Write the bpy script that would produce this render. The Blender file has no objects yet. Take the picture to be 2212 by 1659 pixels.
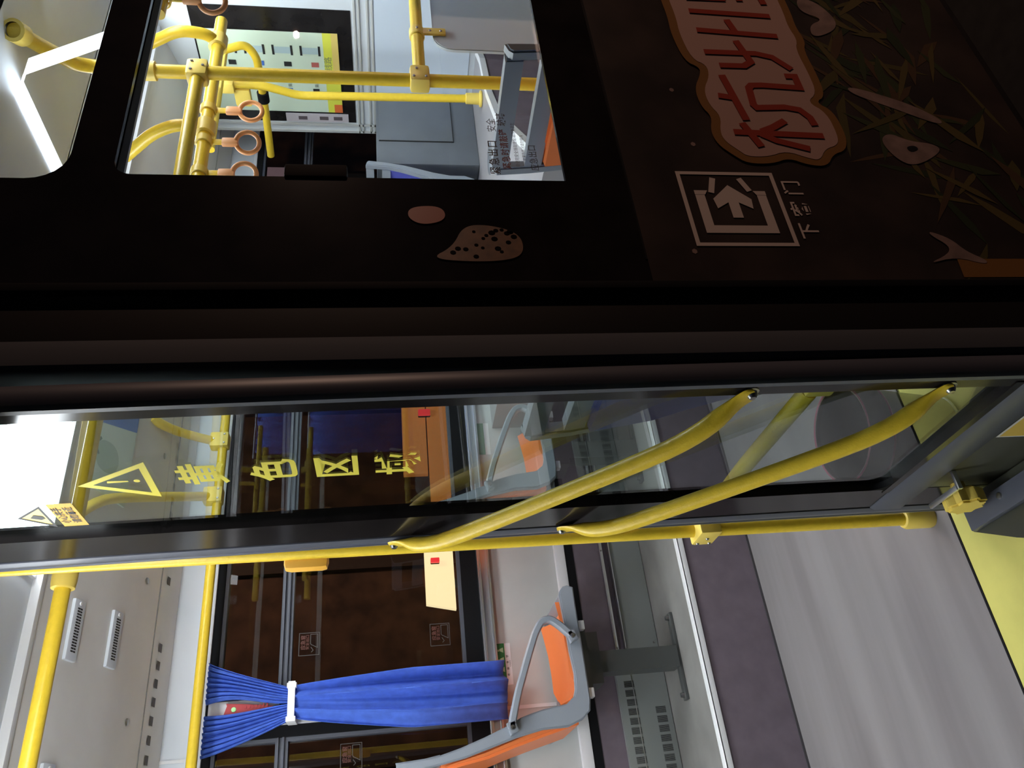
import bpy, bmesh, math, random
from mathutils import Vector, Matrix
random.seed(7)
SC = bpy.context.scene
COL = SC.collection
V = Vector
PI = math.pi

# ------------------------------------------------------------------ camera, world, light, exposure
YAW, PITCH, ROLL, FPX = math.radians(31.972), math.radians(8.911), math.radians(-1.3895), 1712.27
fw = V((math.sin(YAW)*math.cos(PITCH), math.cos(YAW)*math.cos(PITCH), -math.sin(PITCH)))
r0 = V((math.cos(YAW), -math.sin(YAW), 0)); u0 = r0.cross(fw)
rt = math.cos(ROLL)*r0 + math.sin(ROLL)*u0
up = -math.sin(ROLL)*r0 + math.cos(ROLL)*u0
cam_d = bpy.data.cameras.new('camera'); cam = bpy.data.objects.new('camera', cam_d); COL.objects.link(cam)
cam_d.sensor_fit = 'HORIZONTAL'; cam_d.sensor_width = 36; cam_d.lens = FPX/2212*36
cam_d.clip_start = .02; cam_d.clip_end = 200
mx = Matrix.Identity(4)                       # phone held sideways: the picture's left is up
for i in range(3):
    mx[i][0] = -up[i]; mx[i][1] = rt[i]; mx[i][2] = -fw[i]
mx[0][3], mx[1][3], mx[2][3] = 0, -1.15, 1.475
cam.matrix_world = mx
SC.camera = cam

wd = bpy.data.worlds.new('night'); SC.world = wd; wd.use_nodes = True
wd.node_tree.nodes['Background'].inputs[0].default_value = (.35, .42, .6, 1)
wd.node_tree.nodes['Background'].inputs[1].default_value = .016
vs = SC.view_settings
vs.view_transform = 'Standard'; vs.look = 'None'; vs.gamma = 1; vs.use_curve_mapping = False; vs.exposure = 0.0
SC.cycles.max_bounces = 10; SC.cycles.transparent_max_bounces = 16
SC.cycles.caustics_reflective = False; SC.cycles.caustics_refractive = False
SC.cycles.sample_clamp_indirect = 4
LAMP = 17.5                                    # brightness of the saloon's lamp lenses

def area(name, loc, rot, sx, sy, power, col):
    d = bpy.data.lights.new(name, 'AREA'); d.shape = 'RECTANGLE'; d.size = sx; d.size_y = sy
    d.energy = power; d.color = col
    o = bpy.data.objects.new(name, d); COL.objects.link(o); o.location = loc; o.rotation_euler = rot
    return o
sodium = bpy.data.lights.new('street_sodium', 'SPOT'); sodium.energy = 300; sodium.color = (1, .63, .47)
sodium.spot_size = math.radians(60); sodium.spot_blend = .9; sodium.shadow_soft_size = .022
so = bpy.data.objects.new('street_sodium', sodium); COL.objects.link(so)
so.location = (6.03, -2.97, 2.15)
so.rotation_euler = (V((1.55, 0, .55)) - so.location).to_track_quat('-Z', 'Y').to_euler()

# ------------------------------------------------------------------ materials
MATS = {}
def mat(name, col, rough=.5, metal=0, spec=.5, noise=0, nscale=12, bump=0, bscale=60, emit=None, es=0, coat=0, col2=None, stretch=None):
    if name in MATS: return MATS[name]
    m = bpy.data.materials.new(name); m.use_nodes = True; MATS[name] = m
    nt = m.node_tree; b = nt.nodes['Principled BSDF']
    b.inputs['Base Color'].default_value = (*col, 1); b.inputs['Roughness'].default_value = rough
    b.inputs['Metallic'].default_value = metal; b.inputs['Specular IOR Level'].default_value = spec
    b.inputs['Coat Weight'].default_value = coat
    if emit:
        b.inputs['Emission Color'].default_value = (*emit, 1); b.inputs['Emission Strength'].default_value = es
    if noise or bump:
        tc = nt.nodes.new('ShaderNodeTexCoord'); mp = nt.nodes.new('ShaderNodeMapping')
        nt.links.new(tc.outputs['Object'], mp.inputs[0])
        if stretch: mp.inputs['Scale'].default_value = stretch
    if noise:
        n = nt.nodes.new('ShaderNodeTexNoise'); n.inputs['Scale'].default_value = nscale; n.inputs['Detail'].default_value = 4
        nt.links.new(mp.outputs[0], n.inputs['Vector'])
        cr = nt.nodes.new('ShaderNodeValToRGB')
        c2 = col2 or tuple(c*(1-noise) for c in col); c1 = col if col2 else tuple(min(1, c*(1+noise*.5)) for c in col)
        cr.color_ramp.elements[0].position = .35; cr.color_ramp.elements[1].position = .65
        cr.color_ramp.elements[0].color = (*c2, 1); cr.color_ramp.elements[1].color = (*c1, 1)
        nt.links.new(n.outputs['Fac'], cr.inputs[0]); nt.links.new(cr.outputs[0], b.inputs['Base Color'])
    if bump:
        n2 = nt.nodes.new('ShaderNodeTexNoise'); n2.inputs['Scale'].default_value = bscale
        nt.links.new(mp.outputs[0], n2.inputs['Vector'])
        bp = nt.nodes.new('ShaderNodeBump'); bp.inputs['Strength'].default_value = bump; bp.inputs['Distance'].default_value = .002
        nt.links.new(n2.outputs['Fac'], bp.inputs['Height']); nt.links.new(bp.outputs[0], b.inputs['Normal'])
    return m

def glass(name, tint=(1, 1, 1), refl=1.0, ior=1.5):
    m = bpy.data.materials.new(name); m.use_nodes = True; nt = m.node_tree
    nt.nodes.remove(nt.nodes['Principled BSDF'])
    out = nt.nodes['Material Output']
    t = nt.nodes.new('ShaderNodeBsdfTransparent'); t.inputs[0].default_value = (*tint, 1)
    g = nt.nodes.new('ShaderNodeBsdfGlossy'); g.inputs['Roughness'].default_value = .004
    g.inputs[0].default_value = (refl, refl, refl, 1)
    # Schlick reflectance from the angle to the surface, the same on both faces of the pane
    gm = nt.nodes.new('ShaderNodeNewGeometry'); dp = nt.nodes.new('ShaderNodeVectorMath'); dp.operation = 'DOT_PRODUCT'
    nt.links.new(gm.outputs['Normal'], dp.inputs[0]); nt.links.new(gm.outputs['Incoming'], dp.inputs[1])
    def mth(op, x, y=None):
        n = nt.nodes.new('ShaderNodeMath'); n.operation = op
        for i, q in enumerate((x, y)):
            if q is None: continue
            if isinstance(q, (int, float)): n.inputs[i].default_value = q
            else: nt.links.new(q, n.inputs[i])
        return n.outputs[0]
    r = ((ior-1)/(ior+1))**2
    k = mth('POWER', mth('SUBTRACT', 1.0, mth('ABSOLUTE', dp.outputs['Value'])), 5.0)
    f = mth('ADD', mth('MULTIPLY', k, 1-r), r)
    mx_ = nt.nodes.new('ShaderNodeMixShader')
    nt.links.new(f, mx_.inputs[0]); nt.links.new(t.outputs[0], mx_.inputs[1]); nt.links.new(g.outputs[0], mx_.inputs[2])
    nt.links.new(mx_.outputs[0], out.inputs[0])
    return m

M_yel = mat('yellow_sleeve', (.80, .56, .038), .34, noise=.05, nscale=60, bump=.25, bscale=240)
M_clamp = mat('yellow_casting', (.80, .60, .12), .4)
M_screw = mat('screw_steel', (.35, .35, .35), .3, 1)
M_alu = mat('aluminium', (.72, .73, .76), .28, 1)
M_wall = mat('wall_grey_laminate', (.50, .51, .50), .45, noise=.05, nscale=6)
M_cream = mat('ceiling_panel_warm_grey', (.74, .73, .71), .5, noise=.05, nscale=5)
M_white = mat('white_panel', (.62, .66, .72), .45, noise=.03, nscale=5)
M_trimw = mat('white_trim', (.72, .72, .74), .35)
M_black = mat('black_gloss_body', (.014, .012, .012), .13, spec=.35, noise=.3, nscale=9)
M_rub = mat('black_rubber', (.008, .008, .009), .7, spec=.08)
M_dgrey = mat('dark_blue_grey_profile', (.075, .080, .100), .42)
M_vinyl = mat('aisle_vinyl_grey', (.215, .198, .200), .42, noise=.28, nscale=2.2, stretch=(.25, 2.6, 1), col2=(.150, .135, .136))
M_yfloor = mat('yellow_door_zone_vinyl', (.56, .52, .13), .5, noise=.10, nscale=7)
M_purple = mat('purple_grey_vinyl', (.150, .118, .142), .5, noise=.12, nscale=14)
M_pod = mat('podium_grey_vinyl', (.20, .195, .185), .4, noise=.22, nscale=5)
M_plate = mat('heater_plate_grey', (.27, .29, .28), .38, .3)
M_slot = mat('dark_slot', (.012, .012, .012), .7)
M_seatg = mat('seat_frame_grey_plastic', (.235, .262, .300), .36, bump=.1, bscale=300)
M_orange = mat('seat_orange_plastic', (.78, .20, .055), .42, bump=.1, bscale=260)
M_blue = mat('seat_blue_plastic', (.085, .095, .42), .36, bump=.1, bscale=260)
M_ped = mat('pedestal_dark_steel', (.060, .064, .062), .45)
M_curt = mat('curtain_blue_fabric', (.055, .13, .56), .85, noise=.12, nscale=30, bump=.3, bscale=400)
M_tie = mat('tie_white_plastic', (.85, .85, .85), .4)
M_red = mat('hammer_red_plastic', (.40, .03, .035), .4)
M_lens = mat('lamp_lens', (.9, .93, 1), .4, emit=(.90, .96, 1), es=LAMP)
M_ltube = mat('light_strip_lens', (.9, .93, 1), .4, emit=(.92, .97, 1), es=3.0)
M_box = mat('grey_cabinet', (.135, .150, .168), .42, noise=.06, nscale=9)
M_panel = mat('modesty_panel_grey', (.44, .48, .50), .6, spec=.2)
M_strap = mat('strap_orange_plastic', (.80, .36, .14), .42)
M_bin = mat('bin_dark_plastic', (.022, .022, .022), .5)
M_pink = mat('bin_bag_pink', (.52, .13, .20), .4)
M_glass = glass('window_glass', (.93, .95, .95))
M_leafg = glass('door_glass', (.74, .80, .79), 1.0, 1.6)
M_farg = glass('far_window_glass', (.62, .60, .60), 1.0, 1.5)
M_ytext = mat('yellow_lettering', (.84, .72, .08), .5)
M_sign = mat('white_lettering', (.62, .52, .46), .5)
M_adred = mat('advert_red', (.30, .035, .018), .4)
M_adwhite = mat('advert_cream', (.46, .29, .24), .4)
M_adamb = mat('advert_amber', (.22, .10, .025), .4)
M_adbrown = mat('advert_brown', (.034, .022, .018), .35, noise=.5, nscale=5)
M_lf = [mat('advert_leaf_%d' % i, c, .4) for i, c in enumerate([(.075, .062, .018), (.035, .045, .016), (.095, .072, .022), (.022, .032, .012), (.075, .042, .02)])]
M_tan = mat('advert_tan', (.15, .07, .028), .4, noise=.35, nscale=40)
M_fur = mat('advert_pale', (.25, .17, .145), .4, noise=.3, nscale=20)
M_adorange = mat('advert_orange', (.26, .05, .018), .4)
M_street = mat('asphalt', (.02, .02, .02), .8, noise=.3, nscale=20)
M_brick = mat('far_building_brown', (.10, .05, .028), .85, noise=.5, nscale=3)

# ------------------------------------------------------------------ mesh helpers
class MB:
    def __init__(s): s.bm = bmesh.new(); s.mi = 0
    def mat(s, i): s.mi = i; return s
    def face(s, vs):
        try:
            f = s.bm.faces.new(vs); f.material_index = s.mi; return f
        except ValueError: return None
    def poly(s, pts):
        return s.face([s.bm.verts.new(p) for p in pts])
    def box(s, x0, x1, y0, y1, z0, z1, bev=0, M=None):
        b = bmesh.new(); bmesh.ops.create_cube(b, size=1)
        for v in b.verts: v.co = V(((x0+x1)/2+v.co.x*(x1-x0), (y0+y1)/2+v.co.y*(y1-y0), (z0+z1)/2+v.co.z*(z1-z0)))
        if bev: bmesh.ops.bevel(b, geom=b.edges[:], offset=bev, segments=2, affect='EDGES', profile=.6)
        return s.merge(b, M)
    def merge(s, b, M=None):
        mp = {}
        for v in b.verts: mp[v] = s.bm.verts.new(M @ v.co if M else v.co)
        for f in b.faces: s.face([mp[v] for v in f.verts])
        b.free(); return s
    def prism(s, poly, axis, a0, a1, bev=0):
        """poly: 2-D points; axis 'y': (x,z), 'x': (y,z), 'z': (x,y)"""
        def P(p, a):
            return {'y': (p[0], a, p[1]), 'x': (a, p[0], p[1]), 'z': (p[0], p[1], a)}[axis]
        b = bmesh.new()
        A = [b.verts.new(P(p, a0)) for p in poly]; B = [b.verts.new(P(p, a1)) for p in poly]
        n = len(poly)
        b.faces.new(A); b.faces.new(B[::-1])
        for i in range(n): b.faces.new((A[i], B[i], B[(i+1) % n], A[(i+1) % n]))
        bmesh.ops.recalc_face_normals(b, faces=b.faces[:])
        if bev:
            ed = [e for e in b.edges if len({v in A for v in e.verts}) == 1]
            bmesh.ops.bevel(b, geom=ed, offset=bev, segments=2, affect='EDGES')
        return s.merge(b)
    def tube(s, pts, r, seg=14, cap=True, rs=None, flat=None):
        pts = [V(p) for p in pts]; rings = []; n = len(pts); prev = None
        for i, p in enumerate(pts):
            t = (pts[min(i+1, n-1)]-pts[max(i-1, 0)]).normalized()
            if prev is None:
                a = V((0, 0, 1)) if abs(t.z) < .9 else V((0, 1, 0))
                nn = t.cross(a).normalized()
            else: nn = (prev - t*prev.dot(t)).normalized()
            prev = nn; bb = t.cross(nn); rr = rs[i] if rs else r
            fl = flat[i] if flat else 1
            rings.append([s.bm.verts.new(p + rr*(math.cos(2*PI*k/seg)*nn*fl + math.sin(2*PI*k/seg)*bb/ (fl**.4 if fl < 1 else 1))) for k in range(seg)])
        for i in range(n-1):
            for k in range(seg): s.face((rings[i][k], rings[i][(k+1) % seg], rings[i+1][(k+1) % seg], rings[i+1][k]))
        if cap: s.face(rings[0][::-1]); s.face(rings[-1])
        return s
    def cyl(s, a, b, r, seg=16, r2=None): return s.tube([a, b], r, seg, rs=[r, r2 if r2 is not None else r])
    def lathe(s, prof, c, ax=V((0, 0, 1)), seg=32):
        ax = ax.normalized(); a = V((1, 0, 0)) if abs(ax.x) < .9 else V((0, 1, 0)); e1 = ax.cross(a).normalized(); e2 = ax.cross(e1)
        c = V(c); R = []
        for r, h in prof:
            R.append([s.bm.verts.new(c+ax*h+r*(math.cos(2*PI*k/seg)*e1+math.sin(2*PI*k/seg)*e2)) for k in range(seg)])
        for i in range(len(R)-1):
            for k in range(seg): s.face((R[i][k], R[i][(k+1) % seg], R[i+1][(k+1) % seg], R[i+1][k]))
        return s
    def rects(s, axis, a0, a1, outer, holes):
        """slab with rectangular openings. axis 'y': coords (x,z); 'x': (y,z)"""
        us = sorted({outer[0], outer[1]} | {h[i] for h in holes for i in (0, 1)}); vs_ = sorted({outer[2], outer[3]} | {h[i] for h in holes for i in (2, 3)})
        for i in range(len(us)-1):
            for j in range(len(vs_)-1):
                um, vm = (us[i]+us[i+1])/2, (vs_[j]+vs_[j+1])/2
                if not (outer[0] < um < outer[1] and outer[2] < vm < outer[3]): continue
                if any(h[0] < um < h[1] and h[2] < vm < h[3] for h in holes): continue
                if axis == 'y': s.box(us[i], us[i+1], a0, a1, vs_[j], vs_[j+1])
                else: s.box(a0, a1, us[i], us[i+1], vs_[j], vs_[j+1])
        return s
    def ribbon(s, pts, w, F, closed=False):
        """flat stroke along 2-D pts, width w, mapped to 3-D by F"""
        n = len(pts); L = []; R = []
        P = [V((p[0], p[1])) for p in pts]
        for i in range(n):
            a = P[(i-1) % n] if (closed or i > 0) else None; b = P[(i+1) % n] if (closed or i < n-1) else None
            d1 = (P[i]-a).normalized() if a is not None else None; d2 = (b-P[i]).normalized() if b is not None else None
            if d1 is None: d1 = d2
            if d2 is None: d2 = d1
            t = (d1+d2); t = t.normalized() if t.length > 1e-6 else d1
            nn = V((-t.y, t.x)); k = max(.35, nn.dot(V((-d1.y, d1.x))))
            L.append(s.bm.verts.new(F(P[i]+nn*w/2/k))); R.append(s.bm.verts.new(F(P[i]-nn*w/2/k)))
        for i in range(n if closed else n-1):
            j = (i+1) % n; s.face((L[i], L[j], R[j], R[i]))
        return s
    def text(s, body, size, F, bold=0, ax='CENTER', spacing=1.0):
        c = bpy.data.curves.new('t', 'FONT'); c.body = body; c.size = size; c.align_x = ax; c.align_y = 'CENTER'; c.offset = bold*size; c.space_character = spacing
        c.resolution_u = 3
        o = bpy.data.objects.new('t', c); COL.objects.link(o)
        dg = bpy.context.evaluated_depsgraph_get(); me = bpy.data.meshes.new_from_object(o.evaluated_get(dg))
        mp = [s.bm.verts.new(F(V((v.co.x, v.co.y)))) for v in me.vertices]
        for p in me.polygons: s.face([mp[i] for i in p.vertices])
        bpy.data.objects.remove(o); bpy.data.curves.remove(c); bpy.data.meshes.remove(me)
        return s
    def done(s, name, mats, parent=None, smooth=True, loc=None, recalc=True, doubles=0):
        if doubles: bmesh.ops.remove_doubles(s.bm, verts=s.bm.verts[:], dist=doubles)
        if recalc: bmesh.ops.recalc_face_normals(s.bm, faces=s.bm.faces[:])
        me = bpy.data.meshes.new(name)
        if parent is not None:
            off = ROOTLOC.get(parent.name, V((0, 0, 0)))
            if parent.name in ROOTLOC: bmesh.ops.translate(s.bm, verts=s.bm.verts[:], vec=-off)
        s.bm.to_mesh(me); s.bm.free()
        for m in (mats if isinstance(mats, (list, tuple)) else [mats]): me.materials.append(m)
        if smooth:
            for p in me.polygons: p.use_smooth = True
            me.set_sharp_from_angle(angle=math.radians(38))
        o = bpy.data.objects.new(name, me); COL.objects.link(o)
        if parent is not None:
            o.parent = parent
            if parent.name in ROOTLOC: ROOTLOC[o.name] = ROOTLOC[parent.name]
        return o
ROOTLOC = {}

def thing(name, label, cat, loc=(0, 0, 0), group=None, kind=None):
    o = bpy.data.objects.new(name, None); COL.objects.link(o); o.location = loc
    o.empty_display_size = .1
    ROOTLOC[o.name] = V(loc)
    return tag(o, label, cat, group, kind)
def tag(o, label=None, cat=None, group=None, kind=None):
    if label: o['label'] = label
    if cat: o['category'] = cat
    if group: o['group'] = group
    if kind: o['kind'] = kind
    return o
def lab(o, text): o['label'] = text; return o
def struct(o): o['kind'] = 'structure'; return o

def fillet(pts, r=.06, n=6):
    pts = [V(p) for p in pts]; out = [pts[0]]
    for i in range(1, len(pts)-1):
        a, p, b = pts[i-1], pts[i], pts[i+1]
        d1 = (a-p); d2 = (b-p); k = min(r, d1.length*.48, d2.length*.48)
        q1 = p+d1.normalized()*k; q2 = p+d2.normalized()*k
        for j in range(n+1):
            t = j/n; out.append((1-t)**2*q1 + 2*t*(1-t)*p + t*t*q2)
    out.append(pts[-1]); return out
def rrect(x0, x1, z0, z1, r, n=5):
    out = []
    for cx, cz, a in ((x1-r, z1-r, 0), (x0+r, z1-r, 90), (x0+r, z0+r, 180), (x1-r, z0+r, 270)):
        for k in range(n+1):
            t = math.radians(a+90*k/n); out.append((cx+r*math.cos(t), cz+r*math.sin(t)))
    return out
def nearF(y, ox=0, oz=0):      # 2-D -> a wall that faces the street (-Y)
    return lambda p: V((ox+p.x, y, oz+p.y))
def leafX(z): return .70 - .024*max(0, (z-.3)/2)**1.5
def leafF(oy, oz, d=.004):     # 2-D -> the door leaf's inner face (-X)
    return lambda p: V((leafX(oz+p.y)-d, oy-p.x, oz+p.y))

# ------------------------------------------------------------------ street and shell
struct(MB().box(-12, 22, -14, 16, -.36, -.33).done('road', M_street))

fl = struct(MB().box(-3.2, 6.2, .672, 2.48, -.06, 0).done('floor', M_vinyl))
MB().box(-3.2, 6.2, -.0, .672, -.06, 0).done('yellow_floor_zone', M_yfloor, fl)
MB().box(-3.2, 6.2, .668, .676, 0, .0015).done('floor_seam', M_rub, fl)

pod = struct(MB().box(-3.2, 2.35, 1.87, 2.40, 0, .31).done('step_podium', M_pod))
MB().box(-3.2, 2.35, 1.862, 1.872, .0, .295).done('podium_riser', M_purple, pod)
st = MB().box(-3.2, 2.35, 1.856, 1.893, .306, .3135, .002).box(-3.2, 2.35, 1.856, 1.8625, .287, .3125, .001)
for i in range(14): st.cyl((-3+i*.40, 1.876, .313), (-3+i*.40, 1.876, .3148), .004, 10)
st.done('podium_nosing', mat('nosing_bright_alu', (.92, .93, .94), .3, .25), pod)
MB().box(-3.2, 2.35, 1.858, 1.866, 0, .009).done('podium_base_strip', mat('base_strip_dark', (.05, .045, .05), .6), pod)

# the higher front podium over the wheel arch, its edge running askew
edge = [(3.95, 1.60), (3.69, 1.49), (3.35, 1.43), (3.0, 1.29), (2.62, 1.05), (2.16, .76), (1.95, .63)]
ZP = .95
wa = struct(MB().prism([(4.6, 1.60)] + edge + [(1.95, 2.40), (4.6, 2.40)], 'z', 0, ZP).done('wheel_arch_podium', mat('wheel_arch_cover_grey', (.30, .29, .30), .38, noise=.08, nscale=4)))
rs = MB()
for (a, b) in zip(edge[:-1], edge[1:]):
    d = (V((b[0], b[1], 0))-V((a[0], a[1], 0))).normalized(); n = V((d.y, -d.x, 0)); n = n if n.y < 0 else -n
    A, B = V((*a, 0))+n*.004, V((*b, 0))+n*.004
    rs.poly([A, B, B+V((0, 0, ZP-.02)), A+V((0, 0, ZP-.02))])
rs.done('arch_riser', M_purple, wa)
ns = MB()
pts = [V((x, y, ZP+.002)) for x, y in edge]
for a, b in zip(pts[:-1], pts[1:]):
    d = (b-a).normalized(); n = V((d.y, -d.x, 0)); n = n if n.y < 0 else -n
    ns.poly([a+n*.012, b+n*.012, b-n*.022, a-n*.022]); ns.poly([a+n*.012, b+n*.012, b+n*.012-V((0, 0, .03)), a+n*.012-V((0, 0, .03))])
ns.done('arch_nosing', mat('nosing_bright_alu', (.92, .93, .94), .3, .25), wa)
disc = MB().lathe([(0, .003), (.075, .003), (.08, 0)], (3.0, 1.55, ZP)); disc.done('round_dark_disc', M_box, wa)  # low dark disc on the podium top

# far wall with its windows
FY = 2.40
far = struct(MB().rects('y', FY, 2.46, (-3.2, 6.2, -.06, 2.66), [(-3.0, -1.1, 1.10, 2.24), (-1.0, .605, 1.10, 2.24), (.665, 2.96, 1.10, 2.24), (3.0, 3.16, 1.10, 2.24), (3.2, 5.6, 1.10, 2.24)]).done('wall_far', M_wall))
MB().box(-3.2, 6.2, 2.375, FY, .31, .64).done('purple_wall_lining', M_purple, far)
MB().box(-3.2, 6.2, 2.372, FY, .632, .672).done('dark_wall_strip', M_rub, far)
MB().box(-3.2, 6.2, 2.368, FY, .672, .720, .004).done('lower_wall_trim', M_trimw, far)
sl = MB().box(-3.2, 6.2, 2.372, FY, 1.031, 1.075, .003).box(-3.2, 6.2, 2.355, FY, 1.075, 1.090, .004).box(-3.2, 6.2, 2.362, FY, 1.036, 1.046, .003)
sl.done('sill_rail', M_alu, far)
MB().box(-3.2, 6.2, 2.386, FY, 2.25, 2.40).done('white_frieze', M_white, far)
MB().box(-3.2, 6.2, 2.374, FY, 2.232, 2.25, .003).done('window_head_trim', M_trimw, far)
MB().box(.500, .512, 2.380, FY, 2.25, 2.40).done('frieze_joint', M_trimw, far)
MB().box(.596, .612, 2.388, FY, 1.09, 2.232).done('window_post_edge', M_trimw, far)
MB().box(.612, .668, 2.390, FY, 1.09, 2.232).done('window_post', M_wall, far)
MB().box(.590, .604, 2.396, FY-.002, .72, 1.03).done('wall_panel_joint', M_trimw, far)

def far_window(n, x0, x1):
    f = MB().rects('y', 2.385, 2.45, (x0, x1, 1.088, 2.232), [(x0+.045, x1-.045, 1.165, 2.20)])
    w = struct(f.done('window_%d' % n, M_rub))
    f2 = MB().rects('y', 2.395, 2.44, (x0+.045, x1-.045, 1.165, 2.20), [(x0+.06, x1-.06, 1.180, 1.905), (x0+.06, x1-.06, 1.955, 2.185)])
    f2.done('window_sash', M_dgrey, w)
    MB().box(x0+.045, x1-.045, 2.383, 2.40, 1.918, 1.928, .002).done('sash_bead', M_dgrey, w)
    MB().box(x0+.045, x1-.045, 2.383, 2.40, 1.940, 1.946, .002).done('sash_bead', M_dgrey, w)
    MB().box(x0+.05, x1-.05, 2.428, 2.432, 1.17, 1.93).done('pane', M_farg, w)
    # the vent pane leans in with the body side
    MB().prism([(2.434, 1.93), (2.438, 1.93), (2.414, 2.195), (2.410, 2.195)], 'x', x0+.05, x1-.05).done('vent_pane', M_farg, w)
    return w
w1 = far_window(1, .665, 2.96)
w2 = far_window(2, -1.0, .605)
w3 = far_window(3, 3.0, 3.16)
w4 = far_window(4, 3.2, 5.6)
w5 = far_window(5, -3.0, -1.1)

# ceiling: flat lamp bay, cove panel, perforated lip
cz = lambda y: 2.42 + (2.20-y)*.257
cl = MB()
cl.prism([(1.50, cz(1.50)), (2.20, cz(2.20)), (2.20, cz(2.2)+.03), (1.50, cz(1.50)+.03)], 'x', -3.2, 6.2)
ceil = struct(cl.done('ceiling', M_cream))
MB().prism([(2.205, cz(2.205)-.002), (2.385, 2.388), (2.385, 2.42), (2.205, cz(2.2)+.03)], 'x', -3.2, 6.2).done('cove_lip', M_cream, ceil)
MB().box(-3.2, 6.2, 2.200, 2.2025, 2.4165, 2.425).done('panel_joint', mat('joint_dark_grey', (.16, .15, .14), .7), ceil)  # dark line along the joint between panel and lip
sl = MB()
for i in range(26):
    x = -.55+i*.069
    if x < .95 or x > 1.12: 
        for y in (2.262,):
            dz = (2.388-(cz(2.205)-.002))/(2.385-2.205); z = cz(2.205)-.002+(y-2.205)*dz-.003
            sl.poly([(x, y-.014, z-.014*dz), (x+.034, y-.014, z-.014*dz), (x+.034, y+.014, z+.014*dz), (x, y+.014, z+.014*dz)])
sl.done('slot_pattern', mat('slot_brown', (.10, .085, .075), .7), ceil)
MB().box(-3.2, 6.2, .13, .75, 2.462, 2.49).box(-3.2, 6.2, .745, .755, 2.462, 2.63).box(-3.2, 6.2, .75, 1.50, 2.612, 2.64).done('lamp_bay_panel', M_white, ceil)
MB().box(-3.2, 6.2, 1.494, 1.524, 2.583, 2.622, .004).done('bay_edge_trim', M_trimw, ceil)
MB().prism([(.06, 2.335), (.09, 2.40), (.14, 2.462), (.14, 2.49), (.06, 2.49)], 'x', .62, 6.2).done('near_cove', M_white, ceil)
for x, y in ((1.143, 2.103), (.613, 2.10), (1.70, 2.10), (2.25, 2.10)):
    sc = MB()
    sc.lathe([(0, -.006), (.011, -.005), (.014, 0)], (x, y, cz(y)), seg=12)
    sc.done('panel_screw', M_screw, ceil)
MB().box(-3.2, 6.2, -.0, 2.46, 2.66, 2.70).done('roof_skin', M_black, ceil)

def lamp(x0, x1, y0, y1, label):
    t = thing('ceiling_lamp', label, 'lamp', ((x0+x1)/2, (y0+y1)/2, 2.612), 'ceiling lamps over the aisle')
    b = MB().box(x0-.012, x1+.012, y0-.012, y1+.012, 2.598, 2.612, .003).done('housing', M_trimw, t)
    MB().box(x0, x1, y0, y1, 2.588, 2.599, .004).done('lens', M_lens, t)
lamp(.965, 2.49, 1.085, 1.472, 'glaring white ceiling lamp just behind the top of the door glass')
lamp(-2.4, .18, 1.00, 1.472, 'added white ceiling lamp at the rear of the bus, out of view')  # out of view, added to light the far wall
lamp(2.75, 3.8, 1.085, 1.40, 'white ceiling lamp at the front of the bus')

M_fill = mat('cove_fill_lens', (.9, .93, 1), .4, emit=(.92, .96, 1), es=19)  # added unseen glow that brightens the ceiling panel
M_fill2 = mat('front_fill_lens', (.9, .93, 1), .4, emit=(.92, .96, 1), es=34)  # added unseen glow for the grey panel at the front
t = thing('fill_lamp', 'long added fill lamp on the door gear cover above the doorway, out of view', 'lamp', (-1.2, .12, 2.3), 'added fill lamps along the street side')
MB().box(-3.0, .60, .060, .196, 2.135, 2.458, .006).done('gear_cover', M_trimw, t)
MB().box(-2.96, .56, .194, .204, 2.165, 2.315, .003).done('lens', M_fill, t)
t = thing('fill_lamp', 'added fill lamp above the street window near the front, out of view', 'lamp', (3.1, .2, 2.45), 'added fill lamps along the street side')
MB().box(2.33, 3.82, .085, .345, 2.444, 2.4615, .004).done('lamp_housing', M_trimw, t)
MB().box(2.35, 3.80, .10, .33, 2.436, 2.446, .003).done('lens', M_fill2, t)

# near (street) wall: black body with window openings
nw = MB().rects('y', 0, .010, (.935, 6.2, -.10, 2.66), [(1.215, 6.0, 1.097, 1.988), (1.20, 6.0, 2.07, 2.325)])
nw.rects('y', .010, .055, (.935, 6.2, -.10, 2.66), [(1.195, 6.0, 1.03, 1.995), (1.18, 6.0, 2.03, 2.345)])
nw.rects('y', 0, .055, (-3.2, -1.4, -.10, 2.66), [])
nw.box(-1.4, .935, 0, .055, 2.42, 2.66)
for (x, z, sx, sz, r) in ((1.215, 1.988, 1, -1, .035), (1.20, 2.07, 1, 1, .07), (1.20, 2.325, 1, -1, .14)):
    arc = [(x, z)]+[(x+sx*(r-r*math.cos(math.radians(a))), z+sz*(r-r*math.sin(math.radians(a)))) for a in range(0, 91, 15)]
    nw.prism(arc, 'y', 0, .010)
near = struct(nw.done('wall_near', M_black))
MB().rects('y', .055, .075, (.935, 6.2, -.02, 2.4), [(1.19, 6.0, .95, 1.995), (1.18, 6.0, 2.03, 2.345)]).done('inner_lining', M_wall, near)
wn = struct(MB().rects('y', .0175, .05, (1.195, 6.0, 1.03, 1.995), [(1.205, 5.99, 1.05, 1.988)]).done('window_6', M_rub))
MB().box(1.20, 5.99, .012, .017, 1.04, 1.995).done('pane', M_glass, wn)
MB().box(1.212, 1.246, -.006, .03, 1.545, 1.668, .005).done('window_latch', M_rub, wn)
wu = struct(MB().rects('y', .0175, .05, (1.18, 6.0, 2.03, 2.345), [(1.19, 5.99, 2.04, 2.335)]).done('window_7', M_rub))
MB().box(1.185, 5.99, .012, .017, 2.035, 2.34).done('pane', M_glass, wu)

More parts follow.
